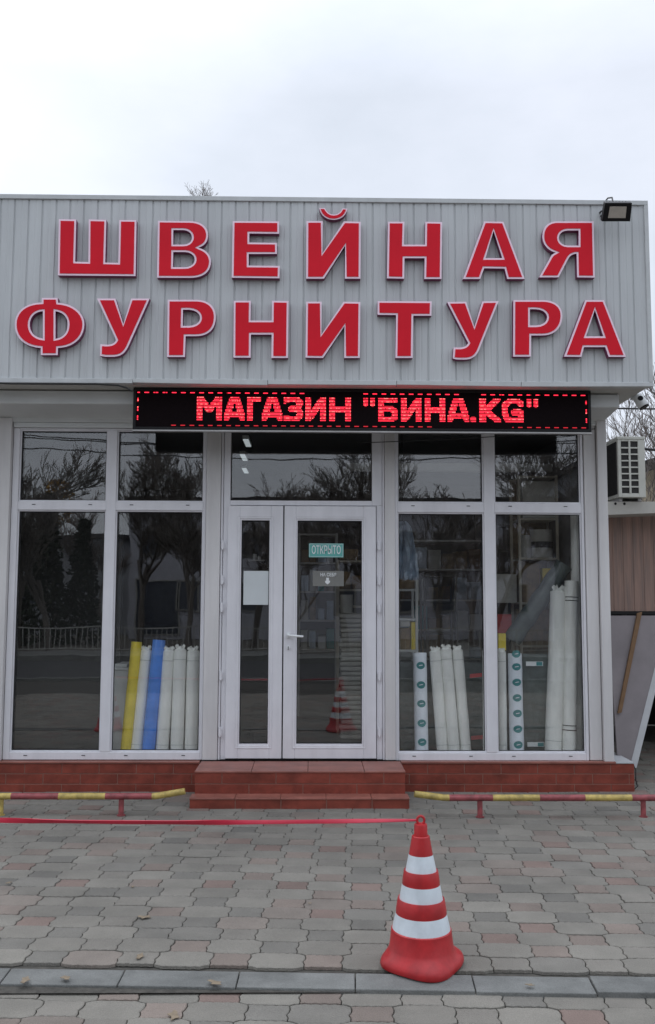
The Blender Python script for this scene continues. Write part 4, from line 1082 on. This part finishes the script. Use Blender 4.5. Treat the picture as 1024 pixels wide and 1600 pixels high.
segs = [([(bx(648, Yr), Yr, BZ+.026), (bx(694, Yr), Yr, BZ+.001), (bx(702, Yr), Yr, BZ)], 0)]
for a, c, mi in [(702,770,1),(770,843,0),(843,914,1),(914,987,0),(987,1060,1),(1060,1140,0)]: segs.append(([(bx(a, Yr), Yr, BZ), (bx(c, Yr), Yr, BZ)], mi))
barrier(segs, [(bx(750, Yr), M['pipe_r']), (bx(1005, Yr), M['pipe_r'])], Yr, 'low red and yellow striped pipe barrier right of the steps', 2)

# ================================================================== DRY LEAVES
ll = [(40,1532,'dry leaf curled on the kerb at the far left',.05),(103,1529,'pale dry leaf lying on the kerb left of the twin leaves',.045),(337,1537,'orange brown dry leaf lying mid kerb',.05),(226,1434,'curled brown leaf on the paving left of centre',.055),(219,1495,'crumpled pale leaf near the kerb on the left',.05),(272,1588,'dark thin leaf on the footpath below the kerb',.06),(208,1386,'tiny pale leaf scrap far up the paving',.025),(485,1412,'tiny dark leaf crumb on the paving',.02),(346,1316,'tiny dark leaf crumb near the red tape',.015),(828,1540,'brown leaf scrap on the kerb right of the cone',.03),(14,1380,'dull leaf at the left edge of the paving',.03),(55,1231,'pale scrap of leaf at the foot of the plinth',.04)]
for i, (x_, y_, lb, sz) in enumerate(ll):
    p = gr(x_, y_, .006 if y_ < 1560 else -.02); rr_ = random.Random(i)
    b = MB(); n = 9; vs = [Vector((0, 0, .004))]; fs = []
    for k in range(n):
        a = 2*pi*k/n; q = sz*.5*(1 if k % 2 == 0 else .55)*rr_.uniform(.8, 1.2)
        vs.append(Vector((cos(a)*q*1.35, sin(a)*q*.8, .004+.10*q*rr_.uniform(0, 1))))
        fs.append((0, 1+k, 1+(k+1) % n))
    rz = Matrix.Rotation(rr_.uniform(0, 6), 3, 'Z'); b.add([p+rz @ v for v in vs], fs)
    o = b.build('dry_leaf', M['leaf'], recalc=False, label=lb, cat='leaf', group='dry leaves scattered on the pavement')
    sm = o.modifiers.new('s', 'SOLIDIFY'); sm.thickness = .0015

# ================================================================== TREES
def bare_tree(x, y, z, h, seed, label, m, levels=5, spread=.5, group='bare trees across the street', thick=.03, fork=.3, twig=1.0, crown=None):
    rr_ = random.Random(seed)
    U = empty('bare_tree', (x, y, z), label, 'tree', group)
    tr = MB(); cr_ = MB()
    def grow(p, d, ln, r, lv):
        pts = [p]; rad = [r]; n = 4 if lv < 2 else 3
        for i in range(n):
            d = (d+Vector((rr_.gauss(0, .13), rr_.gauss(0, .13), rr_.gauss(.03, .08)))).normalized()
            p = p+d*(ln/n); pts.append(p); rad.append(max(.004*twig, r*(1-.45*(i+1)/n)))
        (tr if lv == 0 else cr_).tube(pts, rad, 7 if lv < 2 else 3, 0, False)
        if lv >= levels: return
        k = rr_.choice((3, 4)) if lv < levels-1 else 4
        for j in range(k):
            i = rr_.randint(max(1, n-2), n) if lv == 0 else rr_.randint(1, n)
            q = pts[i]; a = rr_.uniform(0, 2*pi); sp = rr_.uniform(spread*.6, spread*1.4)
            s_ = Vector((cos(a), sin(a), 0)); nd = (d+s_*sp+Vector((0, 0, .12))).normalized()
            grow(q, nd, (crown if crown and lv == 0 else ln)*rr_.uniform(.55, .8), rad[i]*rr_.uniform(.5, .7), lv+1)
    grow(Vector((x, y, z)), Vector((rr_.gauss(0, .04), rr_.gauss(0, .04), 1)).normalized(), h*fork, h*thick, 0)
    tr.build('trunk', m, U, recalc=False, smooth=True); cr_.build('crown', m, U, recalc=False)
    return U
specs = [(-12.5,-21.5,9.5),(-10.2,-24,11),(-8.2,-21,8.5),(-6.2,-25,11),(-4.0,-22,9),(-1.6,-24,10.5),(.4,-21.5,8),(2.2,-25,11),(4.2,-21.5,9.5),(6.3,-24,11),(8.6,-22,9.5),(11,-25,11),(13.5,-22,10)]
words_ = ['leftmost','second from left','third from left','fourth from left','fifth from left','sixth from left','middle','sixth from right','fifth from right','fourth from right','third from right','second from right','rightmost']
for i, (x_, y_, h_) in enumerate(specs):
    bare_tree(x_, y_, -.15, h_, 40+i, 'bare street tree reflected in the glass, %s of the row' % words_[i], M['bark'], levels=6, spread=.55, thick=.013, fork=.27, twig=2.4)
for i in range(9):
    bare_tree(-15+i*3.6, -29.5+(i % 3)*.9, -.15, 8.6+(i*37 % 5)*.5, 80+i, 'bare tree of the far row across the street, number %s from its left end' % ['one','two','three','four','five','six','seven','eight','nine'][i], M['barkpale'], levels=6, spread=.5, thick=.014, fork=.24, twig=2.4, group='bare trees in the far row')
bare_tree(at(988, 650, 9).x, 9, -.1, 5.9, 5, 'bare tree with fine twigs rising behind the air conditioner', M['barkpale'], levels=6, spread=.42, group='bare trees behind the shop', thick=.018, fork=.36, twig=1.0)
px_ = at(322, 288, 14); bare_tree(px_.x-.62, 14, -.1, px_.z-1.0, 21, 'bare treetop just showing above the fascia to the left of centre', M['barkpale'], levels=6, spread=.75, group='bare trees behind the shop', thick=.010, fork=1.0, twig=.7, crown=.85)
def leafy(x, y, z0, w, h, n, m, label, name, seed, cone=True, base=0.0, sz=.12):
    rr_ = random.Random(seed); U = empty(name, (x, y, z0), label, 'tree'); b = MB()
    for i in range(n):
        t = rr_.random()**.8; a = rr_.uniform(0, 2*pi)
        rad = (w*(1-t)*.9+.15*w) if cone else w*math.sqrt(max(.05, 1-(2*t-1)**2))
        rad *= (.75+.35*noise.noise(Vector((cos(a)*2+x, sin(a)*2, t*5))))*rr_.uniform(.35, 1)
        c_ = Vector((x+rad*cos(a), y+rad*sin(a), z0+base+t*h)); u = Vector((rr_.gauss(0,1), rr_.gauss(0,1), rr_.gauss(0,1))).normalized(); v = u.orthogonal().normalized()
        s_ = sz*rr_.uniform(.6, 1.5); b.add([c_-u*s_, c_-v*s_*.5, c_+u*s_, c_+v*s_*.5], [(0,1,2,3)])
    b.build('crown', m, U, recalc=False)
    t_ = MB(); t_.tube([(x, y, z0), (x, y, z0+base+h*.8)], [w*.09, w*.02], 8); t_.build('trunk', M['bark'], U, recalc=False)
for i, (x_, y_, w_, h_) in enumerate(((-13.4,-26,1.4,5.2),(-11.7,-27,1.5,5.0),(-10.0,-26.5,1.5,5.3),(-8.9,-27.5,1.3,4.8))):
    leafy(x_, y_, -.15, w_, h_, 2600, M['pine'], ['dark evergreen tree across the street, leftmost of four','dark evergreen tree across the street, second of four','dark evergreen tree across the street, third of four','dark evergreen tree across the street, rightmost of four'][i], 'evergreen_tree', 60+i)
leafy(-10.4, -29, -.15, 1.0, 1.5, 260, M['amber'], 'tree with leftover amber leaves glinting in the upper left pane', 'amber_tree', 70, cone=False, base=4.7)

# ================================================================== RAILING AND FAR BUILDINGS (mirrored in the glass)
RL = empty('street_railing', (0, -19, 0), 'white street railing of thin bars on the far side of the road', 'railing')
b = MB(); b.box(-18, 18, -19.02, -18.98, .72, .755); b.box(-18, 18, -19.02, -18.98, .10, .13)
x_ = -18
while x_ < 18: b.box(x_, x_+.02, -19.012, -18.99, .13, .72); x_ += .155
b.build('bars', M['railing'], RL)
for k in range(13): MB().box(-18+k*3, -17.94+k*3, -19.03, -18.97, -.02, .82).build('post', M['railing'], RL)
def house(x0, x1, y, d, h, m, wins, label, name, seed, roofm='roofdark'):
    U = empty(name, ((x0+x1)/2, y-d/2, -.15), label, 'building')
    MB().box(x0, x1, y-d, y, -.15, h).build('wall', M[m], U)
    MB().box(x0-.3, x1+.3, y-d-.3, y+.3, h+.002, h+.25).build('roof', M[roofm], U)
    for (cx, cz, w_, h_) in wins:
        fo = MB().ring(cx-w_/2-.06, cx+w_/2+.06, cz-h_/2-.06, cz+h_/2+.06, .06, y+.003, y+.05).build('window', M['railing'], U)
        MB().box(cx-w_/2, cx+w_/2, y+.006, y+.02, cz-h_/2, cz+h_/2).build('pane', M['winglass'], fo)
    return U
w1 = [(-7.2+k*1.65, z_, .8 if z_ > 3 else .9, 1.1 if z_ > 3 else 1.25) for k in range(11) for z_ in (1.7, 4.1) if not (z_ < 3 and k in (0, 5, 9))]+[(-6.9, 1.25, 1.9, 2.3)]
house(-8.2, 11, -33, 9, 5.6, 'facade', w1, 'long two storey building with pale plaster across the street', 'plaster_building', 1)
house(-30, -9.2, -38, 9, 4.6, 'facade2', [(x_, 2.0, 1.2, 1.4) for x_ in (-26, -22, -18, -14)], 'low grey building behind the evergreens across the street', 'grey_building', 2)
house(12.5, 30, -35, 9, 7.5, 'facade2', [(x_, z_, 1.2, 1.4) for x_ in (15, 19, 23) for z_ in (1.8, 5)], 'taller grey building across the street to the right', 'grey_building', 3)
# garage door in the plaster building, as mirrored in the left window
# small house behind the air conditioner
q = at(1012, 745, 9)
HS = empty('cream_house', (q.x+3, 11, -.1), 'cream house with dark roof peeping out at the right edge behind the air conditioner', 'house')
ze = at(1018, 742, 9).z
MB().box(q.x-.2, q.x+6, 9, 14, -.1, ze).build('wall', M['wallcream'], HS)
b = MB(); zt_ = at(1024, 722, 9).z
b.add([(q.x-.55, 8.6, ze-.03), (q.x+2.9, 8.6, ze+1.0), (q.x+6.4, 8.6, ze-.03), (q.x-.55, 14.4, ze-.03), (q.x+2.9, 14.4, ze+1.0), (q.x+6.4, 14.4, ze-.03),
       (q.x-.55, 8.6, ze+.1), (q.x+2.9, 8.6, ze+1.13), (q.x+6.4, 8.6, ze+.1), (q.x-.55, 14.4, ze+.1), (q.x+2.9, 14.4, ze+1.13), (q.x+6.4, 14.4, ze+.1)],
      [(0,1,7,6),(1,2,8,7),(6,7,10,9),(7,8,11,10),(0,3,4,1),(1,4,5,2),(0,6,9,3),(2,5,11,8),(3,9,10,4),(4,10,11,5)])
b.build('roof', M['roofdark'], HS)
MB().add([(q.x-.2, 9, ze+.002), (q.x+6, 9, ze+.002), (q.x+2.9, 9, ze+.93), (q.x-.2, 9.1, ze+.002), (q.x+6, 9.1, ze+.002), (q.x+2.9, 9.1, ze+.93)], [(0,1,2),(5,4,3),(0,3,4,1),(1,4,5,2),(2,5,3,0)]).build('gable', M['wallcream'], HS)
# power poles and wires over the street
for i, x_ in enumerate((-17, 17)):
    U = empty('utility_pole', (x_, -14, -.15), ['utility pole at the left end of the street wires', 'utility pole at the right end of the street wires'][i], 'pole')
    MB().tube([(x_, -14, -.15), (x_, -14, 6.6)], [.13, .09], 12).build('shaft', M['barkpale'], U, smooth=True)
    MB().box(x_-.05, x_+.05, -14.5, -13.5, 5.9, 6.0).build('crossarm', M['bark'], U)
for i, (y_, z_, sg, lb) in enumerate(((-13.6, 5.95, 1.25, 'lowest'), (-14, 6.2, 1.15, 'middle'), (-14.4, 6.0, .9, 'highest'))):
    b = MB(); b.tube([(-17+34*t/24, y_, z_-sg*4*(t/24)*(1-t/24)) for t in range(25)], .014, 5)
    b.build('street_wire', M['cable'], label='%s of three wires over the street mirrored in the door transom' % lb, cat='wire', group='wires over the street')
